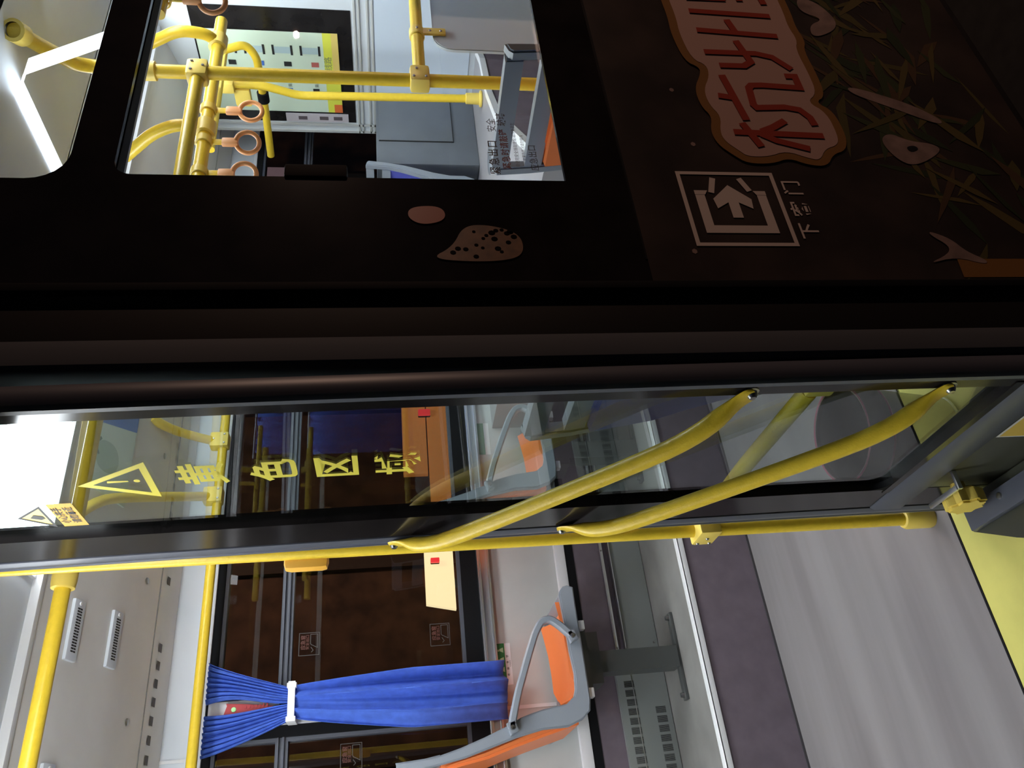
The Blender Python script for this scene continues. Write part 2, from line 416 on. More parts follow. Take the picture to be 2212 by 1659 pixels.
# ------------------------------------------------------------------ prints on the street wall
F0 = nearF(-.0015)
F1 = nearF(-.0022); F2 = nearF(-.0029); F3 = nearF(-.0036); F4 = nearF(-.0043)
def blob(mb, pts, F, n=3):
    for _ in range(n):                                # round the outline
        q = []
        for i in range(len(pts)):
            a, b = V(pts[i]), V(pts[(i+1) % len(pts)]); q += [a*.75+b*.25, a*.25+b*.75]
        pts = [tuple(p) for p in q]
    mb.poly([F(V(p)) for p in pts]); return mb
ad = MB()
ad.mat(0).poly([F0(V(p)) for p in ((.945, -.08), (2.6, -.08), (2.6, .962), (.945, .962))])
# palm leaves and pale animal shapes of the printed scene
rnd = random.Random(11)
def leaf(mb, x, z, ang, L, w, F):
    d = V((math.cos(ang), math.sin(ang))); n = V((-d.y, d.x)); p = V((x, z)); bend = n*L*.18*rnd.uniform(-1, 1)
    c = [p, p+d*L*.3+n*w, p+d*L*.7+bend*.6+n*w*.7, p+d*L+bend, p+d*L*.7+bend*.6-n*w*.7, p+d*L*.3-n*w]
    mb.poly([F(q) for q in c])
for i in range(150):
    x = rnd.uniform(1.0, 2.35); z = rnd.uniform(-.06, .36)
    if x < 1.22 and z > .20: continue
    if z > .28 and x < 1.5: continue
    ad.mat(1+rnd.randrange(5))
    leaf(ad, x, z, rnd.choice((.5, 1.0, 2.4, 2.9))+rnd.uniform(-.4, .4), rnd.uniform(.10, .24), rnd.uniform(.006, .017), nearF(-.0018-.000008*i))
ad.mat(6)
blob(ad, [(1.363, .327), (1.299, .308), (1.275, .269), (1.328, .179), (1.354, .188), (1.362, .254), (1.39, .292)], F3)
blob(ad, [(.985, .36), (1.005, .285), (.984, .225), (.995, .215), (1.02, .255), (1.055, .275), (1.078, .318), (1.066, .32), (1.035, .287), (1.012, .30)], F3, 2)
blob(ad, [(1.53, .345), (1.56, .34), (1.50, .20), (1.44, .13), (1.42, .145), (1.48, .25)], F3)
blob(ad, [(1.74, .37), (1.80, .365), (1.83, .31), (1.86, .375), (1.93, .36), (1.90, .30), (1.80, .27)], F3)
ad.mat(7); blob(ad, [(1.322, .262), (1.334, .236), (1.347, .245), (1.34, .27)], F4)
ad.mat(8); ad.poly([F2(V(p)) for p in ((.950, .29), (1.0, .285), (1.0, -.05), (.950, -.05))])
ad.mat(9)                                             # tan spotted patch and red patch further up
blob(ad, [(1.0, 1.392), (1.03, 1.345), (1.085, 1.322), (1.088, 1.27), (1.066, 1.212), (1.02, 1.206), (.998, 1.23), (.992, 1.30)], F1)
ad.mat(7)
for i in range(22):
    x, z = rnd.uniform(1.005, 1.075), rnd.uniform(1.22, 1.36)
    if z > 1.33 and x > 1.04: continue
    r = rnd.uniform(.003, .006); ad.poly([F2(V((x+r*math.cos(t), z+r*math.sin(t)*1.2))) for t in [k*PI/4 for k in range(8)]])
ad.mat(10); blob(ad, [(1.135, 1.424), (1.138, 1.36), (1.10, 1.352), (1.085, 1.40), (1.105, 1.43)], F1)
for i in range(3):
    ad.mat(6); x, z = ((1.52, .80), (1.335, .79), (1.02, .86))[i]; ad.poly([F1(V((x+.007*math.cos(t), z+.006*math.sin(t)))) for t in [k*PI/3 for k in range(6)]])
lab(ad.done('advert_print', [M_adbrown]+M_lf+[M_fur, M_black, M_adamb, M_tan, M_adorange], near, smooth=False, recalc=False), 'printed jungle scene with palm leaves and pale animals')

WO = [(1.885, .731), (1.803, .728), (1.732, .734), (1.634, .724), (1.614, .692), (1.571, .695), (1.52, .722), (1.466, .721), (1.427, .702), (1.374, .718), (1.343, .714), (1.313, .688), (1.295, .673), (1.296, .623), (1.316, .575), (1.293, .527), (1.288, .501), (1.326, .477), (1.339, .441), (1.372, .43), (1.452, .432), (1.488, .47), (1.521, .434), (1.593, .431), (1.69, .436), (1.731, .419), (1.786, .428), (1.861, .421), (2.1, .425), (2.15, .50), (2.15, .65), (2.1, .73)]
lg = MB(); F5 = nearF(-.005); F6 = nearF(-.0058); F7 = nearF(-.0066)
cx, cz_ = 1.65, .575
def grow(pts, d):
    out = []
    n = len(pts)
    for i in range(n):
        a, b = V(pts[i-1]), V(pts[(i+1) % n]); t = (b-a).normalized(); nn = V((-t.y, t.x)); p = V(pts[i])
        if (p+nn*.01-V((cx, cz_))).length < (p-V((cx, cz_))).length: nn = -nn
        out.append(tuple(p+nn*d))
    return out
lg.mat(2); blob(lg, grow(WO, .022), F5, 2)
lg.mat(0); blob(lg, WO, F6, 2)
lg.mat(1); SW = .0185
for s_ in ([(1.373, .686), (1.367, .468)], [(1.404, .658), (1.326, .632)], [(1.376, .618), (1.392, .585), (1.416, .549)], [(1.368, .622), (1.347, .590), (1.322, .516)],
           [(1.499, .692), (1.492, .655)], [(1.575, .664), (1.414, .644)], [(1.402, .478), (1.430, .482), (1.456, .500), (1.464, .535), (1.459, .606), (1.470, .612), (1.530, .607), (1.540, .598), (1.542, .570), (1.537, .474), (1.580, .474), (1.580, .50)],
           [(1.663, .687), (1.664, .552), (1.652, .512), (1.607, .474)], [(1.612, .660), (1.613, .596), (1.630, .574), (1.713, .592)], [(1.751, .686), (1.739, .472)], [(1.800, .594), (1.752, .584)], [(1.831, .688), (1.824, .468)],
           # third character, only its left edge is in the picture
           [(1.888, .684), (1.890, .575)], [(1.888, .675), (1.985, .680)], [(1.985, .684), (1.985, .575)], [(1.888, .582), (1.985, .582)], [(1.890, .628), (1.985, .628)], [(1.937, .675), (1.937, .475)], [(1.885, .535), (1.99, .54)], [(1.875, .470), (2.0, .482)],
           [(2.02, .675), (2.10, .675), (2.05, .63)], [(2.01, .60), (2.11, .60), (2.09, .56)], [(2.06, .60), (2.06, .485), (2.03, .475)]):
    lg.ribbon(s_, SW, nearF(-.0066-.00004*len(lg.bm.verts)/8))
lab(lg.done('advert_title', [M_adwhite, M_adred, M_adamb], near, smooth=False, recalc=False), 'cream edged red characters of the advert title')

ex = MB(); FS = nearF(-.0032)
q = [(1.038, .848), (1.2425, .848), (1.2425, .634), (1.038, .634)]
ex.ribbon(q, .009, FS, True)
ex.ribbon([(1.186, .812), (1.0795, .812), (1.0795, .673), (1.186, .673)], .021, FS)
FE = nearF(-.0036)
ex.poly([FE(V(p)) for p in ((1.178, .823), (1.190, .823), (1.190, .793), (1.178, .800))]); ex.poly([FE(V(p)) for p in ((1.178, .662), (1.190, .662), (1.190, .690), (1.178, .684))])
ex.poly([FS(V(p)) for p in ((1.112, .7535), (1.112, .7305), (1.156, .7305), (1.138, .702), (1.166, .699), (1.207, .743), (1.166, .785), (1.138, .781), (1.156, .7535))])
ex.ribbon([(1.228, .772), (1.184, .785)], .013, FS); ex.ribbon([(1.228, .712), (1.190, .697)], .013, FS)
for ch, x in (('下', 1.076), ('客', 1.139), ('门', 1.202)): ex.text(ch, .047, nearF(-.0032, x, .592), .012)
lab(ex.done('exit_sign', M_sign, near, smooth=False, recalc=False), 'white exit door pictogram with three characters below')
ed = MB().box(.925, .943, -.006, .03, -.1, 2.6, .003); ed.done('panel_edge_strip', M_rub, near)
for x, z in ((1.60, .985),): MB().box(1.0, 6.0, -.002, .0, .962, .966).done('panel_seam', M_rub, near)

# window notices on the street window
tx = MB(); FW = lambda x, z: nearF(.0105, x, z)
for ch, x in zip('紧急出口', (1.254, 1.281, 1.308, 1.335)): tx.mat(0).text(ch, .024, FW(x, 1.239), .014)
tx.text('安全', .022, FW(1.395, 1.236), .0)
for ch, x in zip('紧急时请敲碎', (1.268, 1.289, 1.310, 1.331, 1.352, 1.373)): tx.mat(1).text(ch, .020, FW(x, 1.213), .016)
tx.mat(0).text('玻璃', .022, FW(1.415, 1.213), .01)
tx.mat(2).text('请使用安全锤敲击玻璃四角逃生', .010, FW(1.335, 1.190), .0); tx.text('非紧急情况请勿使用', .009, FW(1.325, 1.174), .0)
tx.mat(0).text('应急出口', .020, FW(1.295, 1.154), .0)
lab(tx.done('window_notice', [mat('notice_dark', (.035, .03, .03), .6), mat('notice_red', (.16, .02, .02), .6), mat('notice_grey', (.12, .11, .11), .6)], wn, smooth=False, recalc=False), 'dark and red emergency exit lettering on the pane')

# ------------------------------------------------------------------ door jamb between leaf and body
jb = struct(MB().box(.812, .930, .012, .06, -.1, 2.6, .004).done('trim_1', mat('jamb_black', (.013, .012, .012), .6, spec=.15)))
pj = MB(); prof = [(.738, .06), (.738, -.022), (.741, -.034), (.748, -.041), (.775, -.043), (.797, -.036), (.808, -.018), (.813, .004), (.813, .06)]
pj.prism(prof, 'z', -.1, 2.6).done('jamb_post', mat('jamb_grey', (.075, .08, .09), .7, spec=.15), jb)

# ------------------------------------------------------------------ the open door leaf (swung in, at right angles to the body)
ZS = [0.004, .15, .3, .5, .8, 1.1, 1.4, 1.7, 2.0, 2.3, 2.45]
def stile(mb, prof):
    """vertical member following the leaf's curve. prof: (depth behind inner face, y)"""
    rings = [[mb.bm.verts.new((leafX(z)+d, y, z)) for d, y in prof] for z in ZS]
    n = len(prof)
    for a, b in zip(rings[:-1], rings[1:]):
        for k in range(n): mb.face((a[k], a[(k+1) % n], b[(k+1) % n], b[k]))
    mb.face(rings[0]); mb.face(rings[-1][::-1]); return mb
dr = thing('door_1', 'dark framed glass exit door leaf swung open, yellow handrails across it', 'door', (.70, .3, 0), kind='structure')
st = MB()
stile(st, [(-.004, .492), (-.004, .598), (.03, .598), (.03, .492)])
stile(st, [(-.004, -.018), (-.004, .016), (.03, .016), (.03, -.018)])
st.box(.672, .70, .0, .60, 2.40, 2.45)
st.prism([(.506, .272), (.506, .29), (.0, .29), (.0, .272)], 'x', .694, .73)
stf = st.done('stile_frame', M_black, dr)
rb = MB(); stile(rb, [(-.006, .600), (-.010, .612), (-.008, .628), (.0, .636), (-.006, .642), (-.002, .655), (.012, .664), (.03, .655), (.03, .600)])
rb.done('edge_seal', M_dgrey, dr)
rb = MB(); stile(rb, [(-.007, -.0185), (-.012, -.023), (-.012, -.034), (.0, -.042), (.02, -.042), (.034, -.034), (.034, -.0185)])
rb.done('hinge_side_seal', M_dgrey, dr)
gl = MB(); ys = (.010, .498)
rings = [[gl.bm.verts.new((leafX(z)+d, y, z)) for d, y in ((.010, ys[0]), (.010, ys[1]), (.015, ys[1]), (.015, ys[0]))] for z in (.275, .5, .8, 1.1, 1.4, 1.7, 2.0, 2.3, 2.42)]
for a, b in zip(rings[:-1], rings[1:]):
    for k in range(4): gl.face((a[k], a[(k+1) % 4], b[(k+1) % 4], b[k]))
gl.done('glass_pane', M_leafg, dr)
cf = MB(); arc = [(.493, .290)]+[(.493-.045+.045*math.cos(math.radians(t)), .290+.045-.045*math.sin(math.radians(t))) for t in range(0, 91, 15)]
cf.prism(arc, 'x', .696, .712); cf.done('glass_corner', M_rub, dr)
br = MB().prism([(.694, .272), (.688, .262), (.688, .190), (.696, .178), (.73, .178), (.73, .272)], 'y', -.02, .598)
br.done('bottom_rail', M_dgrey, dr)
kp = MB().box(.697, .728, -.02, .640, .004, .180); kp.done('kick_panel', mat('kick_panel_dark', (.062, .062, .045), .3), dr)
gd = MB().prism([(.645, .592), (.613, .592), (.549, .467), (.49, .33), (.44, .20), (.44, -.01), (.692, -.01), (.692, .50)], 'z', .002, .022, .003)
gdo = gd.done('threshold_wedge', mat('guard_dark', (.040, .042, .030), .35), dr)
MB().box(.607, .665, -.01, .575, .021, .040, .005).done('threshold_bar', M_dgrey, gdo)
MB().lathe([(0, .004), (.007, .003), (.009, 0)], (.645, .44, .040), V((0, 0, 1)), 12).done('threshold_screw', M_alu, gdo)
lv = MB().box(.650, .662, .40, .515, .166, .173, .001).box(.650, .695, .395, .404, .162, .173, .001); lv.done('latch_arm', M_alu, dr)
kn = MB(); pr = []
for k in range(48):
    a = 2*PI*k/48; pr.append((.478+(.043+.0045*math.cos(8*a))*math.cos(a), .104+(.043+.0045*math.cos(8*a))*math.sin(a)))
kn.prism(pr, 'x', .634, .674, .005); kn.cyl((.67, .478, .104), (.70, .478, .104), .016)
lab(kn.done('release_knob', M_clamp, dr), 'yellow lobed release knob')
sk = MB(); FK = lambda dd: (lambda p: V((.697-dd, -p.x, p.y)))
sk.mat(0).poly([FK(.0012)(V(p)) for p in ((-.232, .172), (.0, .172), (.0, .100), (-.232, .100))])
sk.mat(1).poly([FK(.0016)(V(p)) for p in ((-.228, .166), (.0, .166), (.0, .104), (-.228, .104))])
sk.mat(2)
for k in range(5): sk.ribbon([(-.17+k*.035, .125+.01*(k % 2)), (-.155+k*.035, .140), (-.145+k*.035, .126)], .005, FK(.002))
lab(sk.done('floor_sticker', [M_trimw, mat('sticker_amber', (.62, .42, .08), .5), mat('sticker_ink', (.05, .04, .02), .6)], dr, smooth=False, recalc=False), 'amber warning sticker with dark marks')

def handrail(z0, y0, z1, y1):
    a = V((leafX(z0), y0, z0)); b = V((leafX(z1), y1, z1)); d = (b-a).normalized()
    out = V((-1, 0, 0))
    p = [a+out*.008, a+out*.012+d*.03, a+out*.040+d*.10, a+out*.052+d*.18, b+out*.052-d*.20, b+out*.040-d*.11, b+out*.012-d*.035, b+out*.008]
    P = []
    for i in range(len(p)-1):                      # smooth the knees
        for k in range(5): P.append(p[i].lerp(p[i+1], k/5))
    P.append(p[-1])
    for _ in range(3): P = [P[0]]+[(P[i-1]+P[i]*2+P[i+1])/4 for i in range(1, len(P)-1)]+[P[-1]]
    n = len(P); rs, fl = [], []
    for q in P:
        e = min((q-p[0]).length, (q-p[-1]).length); t = min(1, max(0, (e-.02)/.07)); t = t*t*(3-2*t)
        rs.append(.0175); fl.append(.28+.72*t)
    # flattened ends lie against the leaf
    h = MB(); pts = P; rings = []; 
    for i, q in enumerate(pts):
        t = (pts[min(i+1, n-1)]-pts[max(i-1, 0)]).normalized(); nn = (out - t*out.dot(t)).normalized(); bb = t.cross(nn)
        f = fl[i]; w = rs[i]*(1+.35*(1-f))
        if i in (0, n-1): w *= .45
        if i in (1, n-2): w *= .9
        rings.append([h.bm.verts.new(q+nn*rs[i]*f*math.cos(2*PI*k/16)+bb*w*math.sin(2*PI*k/16)) for k in range(16)])
    for i in range(n-1):
        for k in range(16): h.face((rings[i][k], rings[i][(k+1) % 16], rings[i+1][(k+1) % 16], rings[i+1][k]))
    h.face(rings[0]); h.face(rings[-1][::-1])
    o = lab(h.done('handrail', M_yel, dr), 'yellow sleeved bar sloping across the glass')
    for q in (a+d*.008, b-d*.008):
        bo = MB().lathe([(0, .020), (.006, .019), (.010, .013), (.011, .007), (.015, .006), (.015, -.002)], q, V((-1, 0, 0)), 14)
        bo.done('bolt', M_screw, o)
handrail(1.475, .640, .822, .000)
handrail(1.078, .616, .423, .003)

ts = MB()
def tri(mb, pts, w, F): mb.ribbon(pts, w, F, True)
FL = lambda dd=.002: (lambda p: V((leafX(p.y)+.010-dd, -p.x, p.y)))
tri(ts, [(-.273, 2.032), (-.328, 1.920), (-.202, 1.917)], .013, FL())
ts.poly([FL()(V(p)) for p in ((-.268, 1.993), (-.259, 1.991), (-.262, 1.955), (-.266, 1.955))]); ts.poly([FL()(V((-.264+.006*math.cos(t), 1.940+.006*math.sin(t)))) for t in [k*PI/4 for k in range(8)]])
for ch, z in (('黄', 1.815), ('色', 1.685), ('区', 1.569), ('域', 1.452)):
    fz = (lambda z: (lambda p: V((leafX(z+p.y)+.008, .250-p.x, z+p.y))))(z)
    ts.text(ch, .092, fz, .022)
lab(ts.done('door_lettering', M_ytext, dr, smooth=False, recalc=False), 'yellow warning triangle and four characters down the glass')
tw = MB()
tw.mat(0).poly([FL(.002)(V(p)) for p in ((-.400, 2.194), (-.450, 2.139), (-.350, 2.139))]); tw.mat(1); tri(tw, [(-.400, 2.191), (-.446, 2.1405), (-.354, 2.1405)], .005, FL(.003))
tw.poly([FL(.003)(V(p)) for p in ((-.412, 2.155), (-.402, 2.172), (-.388, 2.162), (-.396, 2.148), (-.408, 2.147))])
tw.mat(2).poly([FL(.002)(V(p)) for p in ((-.452, 2.126), (-.344, 2.126), (-.344, 2.080), (-.452, 2.080))])
tw.mat(1)
for k, t in enumerate(('小心夹手', '请勿靠近')): tw.text(t, .019, (lambda z: (lambda p: V((leafX(z)+.007, .398-p.x, z+p.y))))(2.114-k*.021), .01)
lab(tw.done('warning_sticker', [mat('sticker_yellow', (.80, .66, .25), .5), mat('sticker_black', (.03, .03, .03), .5), mat('sticker_orange', (.62, .36, .04), .5)], dr, smooth=False, recalc=False), 'yellow warning triangle sticker above an orange notice')

# ------------------------------------------------------------------ yellow poles and rails
def clampbox(c, sx, sy, sz, bev=.008):
    return MB().box(c[0]-sx/2, c[0]+sx/2, c[1]-sy/2, c[1]+sy/2, c[2]-sz/2, c[2]+sz/2, bev)
def screws(pts, n, parent, name='clamp_screw'):
    for p in pts: MB().lathe([(0, .003), (.0035, .003), (.005, 0)], p, V(n), 10).done(name, M_screw, parent)
R_P = .0205
t = thing('door_pole', 'tall yellow stanchion standing at the inner edge of the open door leaf', 'pole', (.716, .748, 0))
MB().cyl((.716, .748, .03), (.716, .748, 2.461), R_P*.86, 18).done('pole', M_yel, t)
MB().lathe([(.0, .002), (.026, .0), (.028, .006), (.028, .078), (.024, .085), (.018, .087)], (.716, .748, .0), seg=20).done('foot_socket', M_clamp, t)
cc = clampbox((.716, .738, .662), .058, .09, .058).done('clamp', M_clamp, t)
screws([(.6868, .768, .678), (.6868, .768, .646), (.6868, .735, .662)], (-1, 0, 0), cc, 'clamp_screw')
MB().tube(fillet([(.735, .72, .662), (.742, .62, .660), (.752, .45, .655), (.76, .12, .640)], .05), R_P*.9, 16).done('side_bar', M_yel, t)
MB().box(.732, .788, .060, .10, .612, .668, .006).done('bar_socket', M_clamp, t)
t = thing('stop_button', 'amber stop button box clipped to the yellow pole by the door edge', 'button', (.70, .772, 1.68))
MB().box(.676, .720, .750, .789, 1.628, 1.735, .017).done('button_box', mat('amber_plastic', (.80, .42, .06), .35), t)

t = thing('ceiling_rail', 'thick yellow rail along the ceiling from the door edge to the left', 'rail', (0, .93, 2.30))
MB().cyl((-1.6, .93, 2.295), (2.10, .93, 2.295), .0190, 18).done('rail', M_yel, t)
MB().lathe([(.019, -.04), (.028, -.038), (.030, -.02), (.030, .035), (.025, .04), (.019, .042)], (.762, .93, 2.295), V((1, 0, 0)), 20).done('collar', M_clamp, t)

t = thing('window_rail', 'long yellow rail running above the far windows', 'rail', (.8, 2.25, 2.235))
MB().cyl((-2.6, 2.25, 2.238), (3.3, 2.25, 2.238), .0205, 18).done('rail', M_yel, t)
b1 = MB().tube(fillet([(1.820, 1.965, 2.478), (1.812, 2.008, 2.455), (1.822, 2.09, 2.415), (1.835, 2.17, 2.355), (1.843, 2.245, 2.27)], .06, 6), .0205, 16).done('drop_bracket', M_yel, t)
c = clampbox((1.843, 2.245, 2.252), .075, .062, .085, .012).done('bracket_clamp', M_clamp, b1)
screws([(1.821, 2.2135, 2.228), (1.865, 2.2135, 2.228), (1.843, 2.2135, 2.275)], (0, -1, 0), c)
b2 = MB().tube(fillet([(1.229, 1.618, 2.566), (1.286, 1.669, 2.545), (1.340, 1.740, 2.525), (1.400, 1.860, 2.485), (1.566, 2.245, 2.27)], .08, 8), .0205, 16).done('drop_bracket', M_yel, t)
c = clampbox((1.566, 2.245, 2.256), .075, .062, .085, .012).done('bracket_clamp', M_clamp, b2)
screws([(1.544, 2.2135, 2.232), (1.588, 2.2135, 2.232), (1.566, 2.2135, 2.279)], (0, -1, 0), c, 'clamp_screw')

# ------------------------------------------------------------------ seats
PROF_G_OUT = [(.344, 1.471), (.371, 1.480), (.379, 1.336), (.400, 1.249), (.428, 1.159), (.463, 1.062), (.482, 1.024), (.493, .985), (.505, .935), (.511, .885), (.516, .844), (.541, .812), (.568, .803), (.625, .799), (.712, .807), (.792, .809), (.874, .815), (.926, .818), (.945, .812), (.960, .798), (.964, .780), (.955, .757), (.88, .757), (.757, .754), (.63, .752), (.527, .751), (.486, .758), (.458, .790), (.437, .847), (.436, .943), (.417, 1.042), (.391, 1.139), (.366, 1.234), (.346, 1.354), (.335, 1.46)]
def seat(loc, colour, label, group, ped='floor', squash=1.0, width=.43, arms=True):
    """loc: point on the floor under the pan centre; the sitter faces +X"""
    t = thing('passenger_seat', label, 'seat', loc, group)
    ox, oy, oz = loc[0]-.70, loc[1], loc[2]-.31
    zf = lambda z: oz+.31+(z-.31)*squash if squash != 1 else oz+z
    X = lambda x, z, y=0: V((ox+x, oy+y, zf(z)))
    hw = width/2
    mcol = {'orange': M_orange, 'blue': M_blue}[colour]
    # side rims of the grey frame
    fr = MB()
    for s in (-1, 1):
        y0, y1 = sorted((s*hw, s*(hw-.030)))
        fr.prism([(ox+x, zf(z)) for x, z in PROF_G_OUT], 'y', oy+y0, oy+y1, .005)
    # top grip with its slot: upper band, lower band
    def band(pa, pb, th):
        fr.prism([(ox+pa[0], zf(pa[1])), (ox+pb[0], zf(pb[1])), (ox+pb[0]+th, zf(pb[1])), (ox+pa[0]+th, zf(pa[1]))], 'y', oy-hw+.028, oy+hw-.028, .004)
    band((.334, 1.478), (.340, 1.428), .036)
    band((.346, 1.376), (.354, 1.322), .034)
    fr.prism([(ox+x, zf(z)) for x, z in ((.930, .815), (.962, .796), (.962, .765), (.950, .757), (.90, .757), (.90, .775))], 'y', oy-hw+.028, oy+hw-.028)
    fr.done('frame', M_seatg, t)
    # shell: pan and back, dished across the width
    prof = [(.905, .800), (.85, .792), (.78, .782), (.70, .778), (.63, .778), (.575, .790), (.535, .822), (.515, .87), (.500, .93), (.480, 1.00), (.455, 1.07), (.425, 1.15), (.400, 1.22), (.384, 1.325)]
    sh = MB(); N = 10; G = []
    for i, (x, z) in enumerate(prof):
        row = []
        for k in range(N+1):
            f = k/N*2-1; dish = .022*(1-f*f)
            lift = .115*max(0, abs(f)-.7)/.3 if i < 5 else 0
            dx = -dish*.9 if i > 6 else 0; dz = -dish*.6+lift*.3 if i <= 6 else 0
            row.append(sh.bm.verts.new(X(x+dx, z+dz, f*(hw-.026))))
        G.append(row)
    H = [[sh.bm.verts.new(v.co+V((-.016 if i > 6 else 0, 0, -.016 if i <= 6 else 0))) for v in row] for i, row in enumerate(G)]
    n = len(prof)
    for i in range(n-1):
        for k in range(N):
            sh.face((G[i][k], G[i][k+1], G[i+1][k+1], G[i+1][k])); sh.face((H[i][k+1], H[i][k], H[i+1][k], H[i+1][k+1]))
        sh.face((G[i][0], G[i+1][0], H[i+1][0], H[i][0])); sh.face((G[i+1][N], G[i][N], H[i][N], H[i+1][N]))
    for k in range(N):
        sh.face((G[0][k+1], G[0][k], H[0][k], H[0][k+1])); sh.face((G[-1][k], G[-1][k+1], H[-1][k+1], H[-1][k]))
    lab(sh.done('shell', mcol, t), colour+' plastic pan and back')
    # raised back cover behind the shell
    bc = MB(); pr2 = [(.46, .80), (.446, .86), (.425, .95), (.40, 1.05), (.372, 1.15), (.346, 1.315), (.368, 1.318), (.402, 1.16), (.432, 1.06), (.46, .96), (.48, .86), (.50, .80)]
    bc.prism([(ox+x-.012, zf(z)) for x, z in pr2], 'y', oy-hw+.034, oy+hw-.034, .010)
    lab(bc.done('back_cover', mcol, t), colour+' cover behind the backrest')
    if arms:
        for s in ((-1,) if arms == 1 else (-1, 1)):
            ap = [(.440, 1.060), (.470, 1.056), (.563, 1.026), (.693, .973), (.780, .935), (.822, .905), (.830, .872), (.805, .838), (.770, .805), (.752, .785)]
            pts = fillet([X(x, z, s*(hw+.012)) for x, z in ap], .03, 4)
            am = MB(); rings = []; m = len(pts)
            for i, p in enumerate(pts):
                d = (pts[min(i+1, m-1)]-pts[max(i-1, 0)]).normalized(); nn = V((0, 1, 0)); bb = d.cross(nn)
                rings.append([am.bm.verts.new(p+nn*.018*a_+bb*.0140*b_) for a_, b_ in ((1, .6), (.6, 1), (-.6, 1), (-1, .6), (-1, -.6), (-.6, -1), (.6, -1), (1, -.6))])
            for i in range(m-1):
                for k in range(8): am.face((rings[i][k], rings[i][(k+1) % 8], rings[i+1][(k+1) % 8], rings[i+1][k]))
            am.face(rings[0]); am.face(rings[-1][::-1])
            ar = am.done('armrest', M_seatg, t)
            for x, z in ((.448, 1.058), (.757, .792)):
                tb = MB(); y0, y1 = sorted((s*(hw-.004), s*(hw+.030))); tb.prism([(ox+x+dx, zf(z+dz)) for dx, dz in ((-.026, .008), (-.012, -.022), (.024, -.010), (.016, .020))], 'y', oy+y0, oy+y1, .003); tb.done('armrest_tab', M_seatg, ar)
                MB().lathe([(0, .006), (.008, .005), (.010, 0)], X(x, z, s*(hw+.030)), V((0, s, 0)), 12).done('armrest_bolt', M_screw, ar)
    # pedestal
    zb = oz+.31
    pd = MB()
    if ped == 'podium':
        pd.box(ox+.648, ox+.732, oy-.06, oy+.03, zb+.012, zf(.735)).box(ox+.52, ox+.87, oy-.055, oy-.015, zb, zb+.014, .003)
        pd.box(ox+.56, ox+.80, oy-.16, oy+.16, zf(.722), zf(.748)).box(ox+.60, ox+.80, oy-.10, oy+.06, zf(.66), zf(.73))
        pe = pd.done('pedestal', M_ped, t)
        for x in (.535, .79): MB().box(ox+x, ox+x+.035, oy-hw+.02, oy-hw+.055, zf(.728), zf(.752), .003).done('pan_bracket', M_trimw, pe)
        for x in (.54, .85): MB().lathe([(0, .018), (.008, .017), (.009, .010), (.012, .0)], (ox+x, oy-.035, zb+.012), seg=10).done('pedestal_bolt', M_screw, pe)
    elif ped == 'floor':
        pd.box(ox+.62, ox+.72, oy-.05, oy+.05, zb+.012, zf(.745)).box(ox+.55, ox+.82, oy-.08, oy+.08, zb, zb+.014, .003).done('pedestal', M_ped, t)
    else:
        pd.box(ox+.56, ox+.84, oy-.15, oy+.15, ZP, zf(.752)).done('pedestal', M_ped, t)
    return t
seat((.700, 2.150, .31), 'orange', 'orange seat with grey frame before the blue curtain, on the podium beside the aisle', 'orange seats along the far windows', 'podium')
seat((1.662, 2.150, .31), 'orange', 'orange seat seen through the glass of the open door leaf', 'orange seats along the far windows', 'podium')
seat((1.262, .345, -.0), 'blue', 'blue seat seen from behind through the door glass, nearest the door', None, 'floor', .985, arms=False)
seat((2.165, .325, -.0), 'orange', 'orange seat backrest with a grip slot close behind the street window', None, 'floor', .985, arms=False)
rs_ = seat((2.905, 2.035, .603), 'blue', 'blue seat on the front wheel arch podium beside the grey cabinet', None, 'none', .82, arms=False)
rs_.rotation_euler.z = PI                       # this one faces the rear

# ------------------------------------------------------------------ below the seats
t = thing('heater', 'grey slotted heater box at the wall foot under the orange seat', 'heater', (.1, 2.37, .31))
MB().box(-1.2, .690, 2.345, 2.372, .312, .530, .003).done('cover', M_plate, t)
for zz, n in ((.478, 8), (.358, 8)):
    hs = MB()
    for i in range(34):
        x0 = .655-i*.0375
        if zz < .4 and i < 3: continue
        for k in range(n): hs.box(x0-.026+k*.0034, x0-.0243+k*.0034, 2.3440, 2.3452, zz-.022, zz+.022)
    hs.done('slot_pattern', M_slot, t)
MB().box(-1.2, .690, 2.343, 2.346, .462, .465).done('cover_rib', M_alu, t)
t = thing('duct_cover', 'plain grey metal duct cover along the wall foot right of the seat leg', 'cover', (1.4, 2.37, .31))
MB().box(.790, 2.30, 2.350, 2.372, .312, .462, .002).done('plate', M_plate, t)
MB().box(.790, 2.30, 2.340, 2.372, .462, .468, .002).box(.790, 2.30, 2.358, 2.374, .492, .506, .002).done('ledge', M_alu, t)
screws([(.80, 2.3575, .499), (1.25, 2.3575, .499), (.81, 2.3495, .33), (1.4, 2.3495, .33)], (0, -1, 0), t, 'cover_screw')

